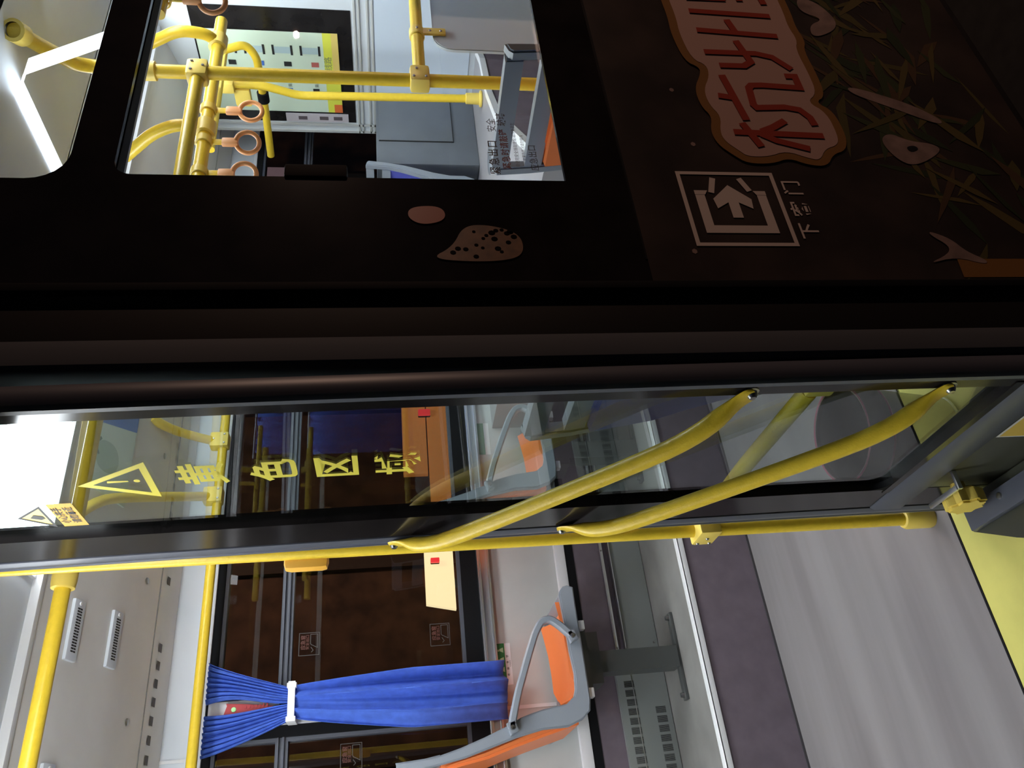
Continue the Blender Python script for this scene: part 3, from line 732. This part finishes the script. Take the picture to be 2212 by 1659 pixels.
# ------------------------------------------------------------------ far window dressing
def curtain(name_label, x_top, x_tie, x_bot, gap):
    t = thing('curtain', name_label, 'curtain', ((x_top[0]+x_top[1])/2, 2.34, 2.235))
    zt, zm, zb = 2.228, 1.887, 1.013
    def lobe(a0, a1, b0, b1, seed):
        r = random.Random(seed); mb = MB(); N = 64; rows = []
        ph = r.uniform(0, 6)
        for i in range(19):
            f = i/18; z = zt+(zm-zt)*f; e = 1-(1-f)**1.35 if seed == 5 else f**1.1
            row = []
            for k in range(N+1):
                u = k/N
                if seed == 3:                   # right half: outer edge sags, inner edge parts round the hammer
                    xo = a1+(b1-a1)*f**.85; hole = .018*math.sin(min(1, f*1.15)*PI); x0_ = a0+(b0-a0)*f**1.2+hole*(1-f)*1.6; x = x0_+(xo-x0_)*u
                else:
                    xo = a0+(b0-a0)*f**1.25; hole = .010*math.sin(min(1, f*1.15)*PI); x1_ = a1+(b1-a1)*f-hole*(1-f); x = xo+(x1_-xo)*u
                amp = .010*(1-.45*f); y = 2.346+amp*(math.sin(u*46+ph)+.5*math.sin(u*83+2*ph+f*1.5))-.012*f
                row.append(mb.bm.verts.new((x, y, z)))
            rows.append(row)
        for i in range(18):
            for k in range(N): mb.face((rows[i][k], rows[i][k+1], rows[i+1][k+1], rows[i+1][k]))
        return mb
    m = (x_tie[0]+x_tie[1])/2
    bmx = lobe(gap[1], x_top[1], m, x_tie[1], 3); o = bmx.done('curtain_half', M_curt, t); s = o.modifiers.new('t', 'SOLIDIFY'); s.thickness = .002
    bmx = lobe(x_top[0], gap[0], x_tie[0], m, 5); o = bmx.done('curtain_half', M_curt, t); s = o.modifiers.new('t', 'SOLIDIFY'); s.thickness = .002
    mb = MB(); rows = []; N = 110
    for i in range(24):
        f = i/23; z = zm+(zb-zm)*f; sp = min(1, f/.55)**.8
        row = []
        for k in range(N+1):
            u = k/N; x = (x_tie[0]*(1-sp)+x_bot[0]*sp)+u*((x_tie[1]-x_tie[0])*(1-sp)+(x_bot[1]-x_bot[0])*sp)
            a = .012+.030*sp; w = math.sin(u*15.5+.5); y = 2.300-.000*(1-f)-a*(1-2*abs(math.sin(u*8.2+.9+.25*f))**.7)*.8+.30*a*math.sin(u*23+f*2)
            row.append(mb.bm.verts.new((x, y, z+.006*math.sin(u*9)*f)))
        rows.append(row)
    for i in range(23):
        for k in range(N): mb.face((rows[i][k], rows[i][k+1], rows[i+1][k+1], rows[i+1][k]))
    o = mb.done('curtain_drop', M_curt, t); s = o.modifiers.new('t', 'SOLIDIFY'); s.thickness = .002
    tb = MB().box(x_tie[0]-.016, x_tie[1]+.018, 2.288, 2.294, zm-.014, zm+.014, .002)
    for x in (x_tie[0]-.006, x_tie[1]+.002): tb.box(x-.010, x+.010, 2.2855, 2.375, zm-.019, zm+.019, .003)
    lab(tb.done('tie_band', M_tie, t), 'white plastic tie band')
    return t
fl_ = bpy.data.lights.new('far_facade_fill', 'POINT'); fl_.energy = 520; fl_.color = (1, .74, .55); fl_.shadow_soft_size = .3  # unseen fill added to light the building across the street
fo = bpy.data.objects.new('far_facade_fill', fl_); COL.objects.link(fo); fo.location = (4.5, 5.2, 4.2)
curtain('bright blue curtain gathered by a white band at the far window', (.502, .862), (.616, .736), (.545, .768), (.655, .701))

t = thing('safety_hammer', 'red window hammer in a clear holder between the curtain halves', 'hammer', (.66, 2.388, 2.05))
MB().box(.625, .712, 2.372, 2.390, 1.945, 2.222, .004).done('holder', mat('holder_clear', (.62, .60, .62), .3), t)
hm = MB().prism([(.690, 2.146), (.700, 2.150), (.694, 2.085), (.678, 1.965), (.655, 1.965), (.650, 2.08), (.634, 2.10), (.622, 2.15), (.632, 2.165)], 'y', 2.352, 2.372, .003)
for k in range(7): hm.box(.674, .684+.0018*(6-k)*.5, 2.350, 2.354, 1.985+k*.014, 1.991+k*.014)
hm.done('hammer_body', M_red, t)
MB().lathe([(0, .003), (.009, .002), (.010, 0)], (.674, 2.351, 2.118), V((0, -1, 0)), 18).done('glow_dot', mat('dot_green', (.42, .80, .36), .5), t)
MB().cyl((.672, 2.362, 1.965), (.671, 2.362, 1.940), .009, 12).done('hammer_tip', M_screw, t)

def notice(name, label, x0, x1, z0, z1, y, draw, mats, group=None):
    t = MB(); t.mat(0).box(x0, x1, y-.0012, y, z0, z1); draw(t, lambda p: V((p.x, y-.0018, p.y)))
    return tag(t.done(name, mats, None, smooth=False, recalc=False), label, 'sticker', group)
def draw_green(t, F):
    t.mat(1).poly([F(V(p)) for p in ((.690, .996), (.866, .996), (.866, 1.030), (.690, 1.030))])
    G = lambda p: F(p)-V((0, .0006, 0))
    t.mat(2)
    for k in range(4):
        x = .836-k*.041
        t.poly([G(V((x+.005*math.cos(a), 1.0235+.004*math.sin(a)))) for a in [q*PI/3 for q in range(6)]])
        t.poly([G(V(p)) for p in ((x-.010, 1.002), (x+.012, 1.002), (x+.006, 1.019), (x-.002, 1.019))])
    t.mat(3)
    for k, ch in enumerate('老弱病残'): t.text(ch, .011, (lambda x: (lambda p: V((x+p.x, 2.3978, .986+p.y))))(.732+k*.026), .02)
    t.text('专用座椅', .007, lambda p: V((.778+p.x, 2.3978, .976+p.y)), .0)
notice('priority_sticker', 'green and white priority seat sticker under the window sill', .690, .866, .970, 1.030, 2.3998, draw_green, [M_trimw, mat('sticker_green', (.02, .17, .045), .5), mat('sticker_pale_green', (.42, .62, .40), .5), mat('sticker_text', (.08, .08, .08), .6)])
def draw_green2(t, F):
    t.mat(1).poly([F(V(p)) for p in ((1.80, .996), (1.98, .996), (1.98, 1.030), (1.80, 1.030))])
notice('priority_sticker', 'small green sticker low on the wall, seen through the door glass', 1.80, 1.98, .970, 1.030, 2.3998, draw_green2, [M_trimw, mat('sticker_green', (.02, .17, .045), .5)])
def decal(label, x, z):
    y = 2.4275; t = MB(); F = lambda p: V((p.x, y, p.y))
    t.mat(0); t.ribbon([(x, z), (x+.095, z), (x+.095, z-.085), (x, z-.085)], .0025, F, True)
    t.ribbon([(x+.05, z-.048), (x+.088, z-.048), (x+.088, z-.078), (x+.03, z-.078), (x+.045, z-.05)], .0025, F, True)
    t.ribbon([(x+.034, z-.05), (x+.02, z-.06), (x+.012, z-.052)], .0025, F)
    t.mat(1).text('应急窗', .021, lambda p: F(p+V((x+.055, z-.018))), .01); t.text('安全出口', .016, lambda p: F(p+V((x+.055, z-.036))), .01)
    return tag(t.done('window_decal', [mat('decal_line', (.07, .06, .055), .6), mat('decal_red', (.11, .035, .025), .6)], None, smooth=False, recalc=False), label, 'sticker', 'emergency window decals')
decal('emergency exit decal at the top of the far pane, right of the curtain', .885, 1.88)
decal('emergency exit decal low on the far pane, right of the curtain', .885, 1.315)
decal('emergency exit decal on the dark pane behind the seat back, left of the curtain', .425, 1.70)

# ------------------------------------------------------------------ air outlets in the cove panel
def vent(x, y, label):
    z = cz(y); t = thing('air_vent', label, 'vent', (x, y, z), 'air outlets in the cove panel')
    MB().box(x-.102, x+.102, y-.030, y+.030, z-.012, z+.004, .005).done('vent_frame', M_white, t)
    sl = MB()
    for k in range(16):
        xx = x-.074+k*.0095
        sl.box(xx, xx+.0052, y-.011, y+.002, z-.0128, z-.0118).box(xx, xx+.0052, y+.004, y+.014, z-.0128, z-.0118)
    sl.done('vent_grille', M_slot, t)
    MB().lathe([(0, -.0155), (.006, -.015), (.007, -.0118)], (x+.088, y, z), seg=10).done('vent_dial', M_trimw, t)
    t.rotation_euler.x = -math.atan(.257)
vent(.849, 1.713, 'white slotted air outlet nearer the ceiling rail')
vent(.872, 1.938, 'white slotted air outlet nearer the far windows')
vent(.335, 1.707, 'white air outlet cut by the edge of the picture, left of the pair')
vent(2.15, 1.713, 'white air outlet seen through the door glass')
ZC = cz(1.73)
t = thing('ad_card', 'pale advert card with a blue band on the ceiling behind the door glass', 'poster', (1.65, 1.73, ZC))
ac = MB(); ac.mat(0).box(1.36, 1.96, 1.585, 1.875, ZC-.008, ZC+.001)
FC2 = lambda d: (lambda p: V((p.x, p.y, ZC-.008-d)))
ac.mat(1).poly([FC2(.0006)(V(p)) for p in ((1.60, 1.585), (1.69, 1.585), (1.78, 1.875), (1.69, 1.875))])
ac.mat(2); blob(ac, [(1.44, 1.66), (1.50, 1.64), (1.56, 1.66), (1.57, 1.76), (1.50, 1.80), (1.44, 1.75)], FC2(.0008), 2)
ac.mat(3); ac.ribbon([(1.56, 1.66), (1.52, 1.63), (1.49, 1.66)], .012, FC2(.001))
t.rotation_euler.x = -math.atan(.257)
ac.done('card', [mat('card_pale', (.60, .70, .64), .5), mat('card_blue', (.05, .16, .5), .5), mat('card_sage', (.38, .50, .42), .5), mat('card_ink', (.14, .2, .18), .5)], t, smooth=False, recalc=False)

# ------------------------------------------------------------------ front of the saloon, seen through the street window
R2 = .0215
t = thing('front_pole', 'yellow stanchion behind the street window, from podium up to the ceiling', 'pole', (2.27, .562, .0))
MB().tube(fillet([(2.27, .562, .0), (2.27, .562, 1.2), (2.27, .562, 2.30), (2.262, .545, 2.372), (2.236, .520, 2.395), (2.145, .404, 2.425), (2.05, .285, 2.440)], .05, 6), R2, 18).done('pole', M_yel, t)
MB().lathe([(.0215, -.03), (.030, -.028), (.031, .018), (.0215, .02)], (2.055, .292, 2.439), V((-.095, -.119, .015)), 18).done('ceiling_socket', M_clamp, t)
MB().lathe([(.022, -.045), (.030, -.043), (.031, .04), (.022, .045)], (2.27, .562, 2.22), seg=20).done('upper_collar', M_clamp, t)
c = clampbox((2.27, .562, 2.050), .075, .058, .066, .012).done('rail_clamp', M_clamp, t)
screws([(2.25, .532, 2.065), (2.29, .532, 2.065), (2.27, .532, 2.03)], (0, -1, 0), c, 'clamp_screw')
c = clampbox((2.277, .562, 1.345), .080, .058, .066, .012).done('bar_clamp', M_clamp, t)
screws([(2.255, .532, 1.365), (2.295, .532, 1.355), (2.255, .532, 1.325)], (0, -1, 0), c, 'clamp_screw')
MB().cyl((2.27, .562, 2.050), (1.72, .562, 2.050), R2, 18).done('rail', M_yel, t)
MB().lathe([(0, .002), (.03, .002), (.031, .07), (.022, .085)], (2.27, .562, 0), seg=18).done('foot_socket', M_clamp, t)

t = thing('modesty_panel', 'plain grey panel with a rounded corner hung from a yellow bar', 'panel', (2.9, .562, 1.3))
MB().prism(rrect(2.435, 3.5, .895, 1.290, .07), 'y', .555, .570, .003).done('panel', M_panel, t)
MB().cyl((2.31, .562, 1.345), (3.55, .562, 1.345), R2, 18).done('bar', M_yel, t)
hg = MB().lathe([(.0225, -.02), (.027, -.018), (.027, .018), (.0225, .02)], (2.52, .562, 1.345), V((1, 0, 0)), 18).box(2.503, 2.537, .545, .555, 1.245, 1.335, .004)
ho = hg.done('hanger', M_clamp, t)
screws([(2.52, .545, 1.30), (2.52, .545, 1.262), (2.52, .535, 1.345)], (0, -1, 0), ho, 'hanger_screw')

t = thing('strap_rail', 'yellow ceiling rail carrying the orange hand straps', 'rail', (2.2, .72, 2.05))
MB().cyl((1.80, .72, 2.050), (2.78, .72, 2.050), R2, 18).done('rail', M_yel, t)
def drop(pts):
    b = MB().tube(fillet(pts, .10, 8), .020, 16).done('drop_bracket', M_yel, t)
    p = pts[-1]
    MB().lathe([(.022, -.03), (.032, -.028), (.032, .028), (.022, .03)], p, V((1, 0, 0)), 18).done('bracket_collar', M_clamp, b)
drop([(2.19, .845, 2.335), (2.19, .74, 2.22), (2.19, .70, 2.13), (2.19, .72, 2.05)])
drop([(2.62, .74, 2.33), (2.63, .66, 2.17), (2.64, .68, 2.08), (2.65, .72, 2.05)])

def strap(x, y, zr, label, tilt=0):
    t = thing('hand_strap', label, 'strap', (x, y, zr), 'orange hand straps on the rail')
    MB().lathe([(.0225, -.014), (.027, -.013), (.027, .013), (.0225, .014)], (x, y, zr), V((1, 0, 0)), 18).done('strap_collar', M_clamp, t)
    MB().box(x-.011, x+.011, y-.003, y+.003, zr-.062, zr-.02, .001).done('webbing', M_yel, t)
    MB().box(x-.015, x+.015, y-.009, y+.009, zr-.108, zr-.056, .006).done('grip_sleeve', M_strap, t)
    c = V((x, y, zr-.138)); pts = []
    for k in range(37):
        a = 2*PI*k/36; pts.append(c+V((.034*math.sin(a)*math.cos(tilt), .034*math.sin(a)*math.sin(tilt), .037*math.cos(a))))
    MB().tube(pts, .0078, 10, cap=False).done('ring', M_strap, t)
strap(2.285, .72, 2.05, 'orange hand strap topmost of the three beside the route poster', -.35)
strap(2.130, .72, 2.05, 'orange hand strap in the middle of the three', -.6)
strap(1.985, .72, 2.05, 'orange hand strap next to the lower edge of the street window', -.5)
strap(2.235, .29, 2.09, 'orange hand strap cut by the upper edge of the picture', -.6)
t = thing('curb_rail', 'yellow rail near the street side ceiling holding one strap', 'rail', (2.3, .29, 2.09))
MB().cyl((2.16, .29, 2.09), (3.2, .29, 2.09), .018, 16).done('rail', M_yel, t)
MB().cyl((2.70, .29, 2.09), (2.70, .29, 2.437), .014, 12).done('rail_hanger', M_yel, t)

t = thing('light_strip', 'white V shaped light strip in the upper street window', 'lamp', (2.0, .5, 2.45))
ls = MB(); q = [V((1.97, .735, 2.459)), V((1.97, .405, 2.458)), V((1.97, .335, 2.415)), V((1.97, .235, 2.175))]
for a, b in zip(q[:-1], q[1:]):
    d = (b-a).normalized(); n = V((1, 0, 0)).cross(d)
    if n.z > 0: n = -n
    ls.poly([a+n*.006+V((-.028, 0, 0)), b+n*.006+V((-.028, 0, 0)), b+n*.006+V((.028, 0, 0)), a+n*.006+V((.028, 0, 0))])
    ls.poly([a+V((-.034, 0, 0)), b+V((-.034, 0, 0)), b+n*.006+V((-.028, 0, 0)), a+n*.006+V((-.028, 0, 0))])
    ls.poly([a+V((.034, 0, 0)), b+V((.034, 0, 0)), b+n*.006+V((.028, 0, 0)), a+n*.006+V((.028, 0, 0))])
ls.done('lens', M_ltube, t, smooth=False)

t = thing('thin_pole', 'bent yellow pole standing on the front podium before the route poster', 'pole', (3.46, 1.56, ZP))
px = 3.46
MB().tube(fillet([(px, 1.515, 2.235), (px, 1.520, 2.10), (px, 1.525, 2.045), (px, 1.575, 1.88), (px, 1.572, 1.80), (px, 1.560, ZP+.02)], .10, 8), .0205, 16).done('pole', M_yel, t)
MB().lathe([(0, .003), (.042, .003), (.042, .012), (.030, .016), (.028, .085), (.021, .088)], (px, 1.560, ZP), seg=20).done('foot_flange', M_clamp, t)
MB().box(px-.04, px+.04, 1.49, 1.55, 2.19, 2.26, .012).done('clamp', M_clamp, t)
MB().box(px-.02, px+.02, 1.54, 1.64, 2.12, 2.20, .012).done('clamp_arm', M_clamp, t)
t = thing('cross_rail', 'yellow rail curving round before the route poster to the far side', 'rail', (3.6, 1.6, 2.09))
MB().tube(fillet([(3.56, 1.40, 2.228), (3.6, 1.39, 2.128), (3.6, 1.46, 2.085), (3.6, 1.62, 2.086), (3.6, 1.76, 2.086), (3.6, 2.10, 2.100)], .07, 8), .020, 16).done('rail', M_yel, t)
MB().lathe([(.021, -.03), (.03, -.028), (.03, .028), (.021, .03)], (3.6, 1.70, 2.086), V((0, 1, 0)), 16).done('black_clamp', M_rub, t)
MB().box(3.3, 3.62, 1.42, 1.455, 2.222, 2.258, .012).done('cross_tie', M_clamp, t)
MB().cyl((2.9, 1.44, 2.24), (3.62, 1.44, 2.24), .0205, 16).done('aisle_rail', M_yel, t)

# partition with the route poster
PX = 3.87
pt = thing('partition', 'pale framed partition at the front holding the route poster', 'partition', (PX, 1.5, ZP))
MB().rects('x', PX, PX+.05, (.75, 2.15, ZP, 2.60), [(1.36, 2.075, 1.622, 2.43)]).done('partition_frame', mat('partition_pale', (.60, .64, .68), .8, spec=.15), pt)
MB().box(PX-.006, PX, 1.20, 2.03, .985, 1.50).done('lower_panel', mat('panel_pale_blue', (.58, .66, .76), .45), pt)
tr = MB()
for z in (1.505, 1.53, 1.575, 1.597): tr.box(PX-.008, PX, .75, 2.15, z, z+.012, .002)
tr.box(PX-.008, PX, 2.085, 2.10, ZP, 2.44).box(PX-.008, PX, 2.135, 2.15, ZP, 2.44).done('frame_ribs', M_wall, pt)
bk = MB().box(PX-.004, PX+.012, 1.36, 2.075, 1.622, 2.43); bk.done('dark_pane', M_black, pt)
ps = thing('route_poster', 'bright route notice with pictures and a yellow band on the dark pane', 'poster', (PX, 1.75, 1.76))
po = MB(); FP = lambda dd=0: (lambda p: V((PX-.010-dd, -p.x, p.y-.07)))
po.mat(0).poly([FP()(V(p)) for p in ((-2.00, 1.765), (-1.49, 1.765), (-1.49, 2.49), (-2.00, 2.49))])
po.mat(1).poly([FP(.0006)(V(p)) for p in ((-2.00, 1.765), (-1.49, 1.765), (-1.49, 1.845), (-2.00, 1.845))])
po.mat(2).poly([FP(.0009)(V(p)) for p in ((-1.80, 1.765), (-1.49, 1.765), (-1.49, 1.80), (-1.80, 1.80))])
po.mat(3).poly([FP(.0009)(V(p)) for p in ((-2.00, 1.765), (-1.945, 1.765), (-1.945, 1.81), (-2.00, 1.81))])
for i in range(4):
    z = 1.865+i*.145
    po.mat(4).poly([FP(.0009)(V(p)) for p in ((-1.62, z), (-1.58, z), (-1.58, z+.095), (-1.62, z+.095))])
    po.mat(5)
    for zz in (z-.004, z+.092): po.poly([FP(.0012)(V(p)) for p in ((-1.63, zz), (-1.57, zz), (-1.57, zz+.012), (-1.63, zz+.012))])
    po.mat((6, 5, 7, 5)[i]); po.poly([FP(.0012)(V(p)) for p in ((-1.70, z+.01), (-1.67, z+.01), (-1.67, z+.05), (-1.70, z+.05))])
    po.mat((5, 7, 5, 6)[i]); po.poly([FP(.0012)(V(p)) for p in ((-1.88, z+.02), (-1.84, z+.02), (-1.84, z+.055), (-1.88, z+.055))])
    po.mat(5); po.text('乘车须知', .024, (lambda zc: (lambda p: FP(.0012)(V((-1.785+p.x, zc+p.y)))))(z+.03), .0)
po.mat(8); po.text('公交线路', .044, lambda p: FP(.0014)(V((-1.72+p.x, 1.822+p.y))), .012)
po.done('poster_sheet', [mat('poster_pale', (.60, .72, .58), .5), mat('poster_yellow', (.70, .72, .08), .5), mat('poster_amber', (.72, .55, .16), .5), mat('poster_orange', (.72, .16, .04), .5), mat('poster_grey', (.42, .55, .58), .5), mat('poster_black', (.02, .02, .02), .5), mat('poster_red', (.45, .12, .10), .5), mat('poster_blue', (.06, .16, .5), .5), mat('poster_ink', (.30, .34, .12), .5)], ps, smooth=False, recalc=False)
t = thing('notice_board', 'small pale notices in a dark frame beside the route poster', 'poster', (PX, 2.04, 1.76))
nb = MB(); nb.mat(0).box(PX-.012, PX-.008, 2.012, 2.068, 1.665, 2.02)
nb.mat(1); 
for z in (1.70, 1.78, 1.90): nb.poly([V((PX-.0128, 2.055, z)), V((PX-.0128, 2.030, z)), V((PX-.0128, 2.030, z+.05)), V((PX-.0128, 2.055, z+.05))])
nb.done('notice_sheet', [mat('notice_pale', (.52, .48, .52), .5), mat('notice_ink', (.10, .08, .09), .5)], t, smooth=False)

t = thing('cabinet', 'dark grey box cabinet standing on the front podium', 'cabinet', (3.57, 2.1, ZP))
MB().box(3.285, 3.855, 1.855, 2.35, ZP, 1.505, .008).done('body', M_box, t)
MB().box(3.46, 3.845, 1.849, 1.857, 1.085, 1.49, .003).done('cabinet_door', M_box, t)
MB().box(3.46, 3.845, 1.8485, 1.8575, 1.082, 1.086).box(3.458, 3.462, 1.8485, 1.8575, 1.082, 1.49).done('door_gap', M_slot, t)

t = thing('bin', 'dark waste bin with a pink bag rim on the floor behind the door leaf', 'bin', (.895, .575, 0))
MB().lathe([(0, .004), (.088, .0), (.092, .01), (.128, .285), (.130, .290), (.126, .290), (.122, .28), (.086, .012), (0, .010)], (.895, .575, 0), seg=40).done('bucket', M_bin, t)
MB().lathe([(.129, .225), (.134, .228), (.134, .288), (.130, .294), (.124, .294), (.121, .26)], (.895, .575, 0), seg=40).done('bag_rim', mat('bag_dark', (.03, .022, .026), .4), t)
MB().lathe([(.130, .291), (.1325, .294), (.130, .297), (.1275, .294), (.130, .291)], (.895, .575, 0), seg=40).done('bag_edge', M_pink, t)
MB().lathe([(.134, .226), (.1365, .229), (.134, .232), (.1315, .229), (.134, .226)], (.895, .575, 0), seg=40).done('bag_cord', M_pink, t)
MB().lathe([(.0925, .006), (.0955, .009), (.0955, .014), (.0925, .016)], (.895, .575, 0), seg=40).done('base_hoop', M_alu, t)

# ------------------------------------------------------------------ the street beyond the far windows
t = thing('street_building', 'dark brown building across the street beyond the far windows', 'building', (3, 9.2, -.33))
MB().box(-8, 22, 9.2, 9.8, -.33, 7).done('facade', M_brick, t)
sf = MB()
for i in range(12): sf.box(-6+i*2.4, -5.86+i*2.4, 9.1, 9.2, -.33, 7)
sf.done('pilasters', mat('pilaster_brown', (.05, .03, .02), .8), t)
t = thing('glare_panel', 'bright yellow panel standing in for car light glare behind the far window', 'glow', (3.05, 8.2, .7))
MB().prism([(2.80, 1.085), (3.46, 1.085), (3.46, .735), (2.72, .735)], 'y', 8.2, 8.28).done('lit_panel', mat('glare_yellow', (.9, .8, .4), .5, emit=(1, .88, .50), es=2.6), t)  # glowing panel stands in for the glare of car lights
MB().box(3.0, 3.1, 8.22, 8.28, -.33, .73).done('post', M_ped, t)
t = thing('glare_panel', 'orange panel standing in for smeared traffic lights, seen through the door glass', 'glow', (4.6, 8.2, .8))
MB().box(3.80, 5.60, 8.2, 8.28, .70, .965).box(4.5, 5.60, 8.2, 8.28, .985, 1.30).done('lit_panel', mat('glare_orange', (.8, .4, .15), .5, emit=(1, .34, .07), es=.9), t)  # glowing panels stand in for smeared lights of traffic
MB().box(4.6, 4.7, 8.22, 8.28, -.33, .71).done('post', M_ped, t)
def redlamp(x, z, label, s=1):
    t = thing('tail_lamp', label, 'lamp', (x, 8.15, z))
    MB().box(x-.05*s, x+.05*s, 8.12, 8.16, z-.09*s, z+.09*s, .01).done('lamp_lens', mat('red_light', (.8, .05, .05), .4, emit=(1, .05, .06), es=2.0), t)
    MB().box(x-.05*s, x+.05*s, 8.16, 8.2005, z-.09*s, z+.09*s, .01).done('lamp_housing', M_rub, t)
redlamp(3.31, .96, 'small red lamp glowing beside the bright yellow street panel', .6)
redlamp(5.38, 1.00, 'small red lamp glowing beside the orange street panel', .9)
t = thing('red_reflection', 'dim red glowing board standing in for reflected tail lights in the front far window', 'glow', (10, 8.4, 2.4))
MB().box(8.2, 10.3, 8.4, 8.5, 2.45, 3.02).done('red_board', mat('reflection_red', (.5, .03, .04), .5, emit=(1, .03, .05), es=.55), t)  # glowing board stands in for tail lights reflected in the glass
MB().box(8.2, 10.3, 8.4, 8.5, 3.06, 3.35).done('pale_board', mat('reflection_pale', (.5, .4, .45), .5, emit=(.8, .55, .65), es=.3), t)
for x in (8.3, 10.1): MB().box(x, x+.1, 8.42, 8.5, -.33, 2.46).done('post', M_ped, t)

t = thing('curtain', 'blue curtain across the street side window, showing only as a reflection in the far panes', 'curtain', (3.2, .10, 2.1))
mb = MB(); rows = []
for i in range(6):
    rows.append([mb.bm.verts.new((3.05+k*.012, .115+.012*math.sin(k*.9)+.006*math.sin(k*2.1+i), 2.12-i*.21)) for k in range(120)])
for i in range(5):
    for k in range(119): mb.face((rows[i][k], rows[i][k+1], rows[i+1][k+1], rows[i+1][k]))
o = mb.done('curtain_drop', M_curt, t); md = o.modifiers.new('t', 'SOLIDIFY'); md.thickness = .002
MB().cyl((3.0, .115, 2.13), (4.55, .115, 2.13), .008, 10).done('curtain_rod', M_alu, t)
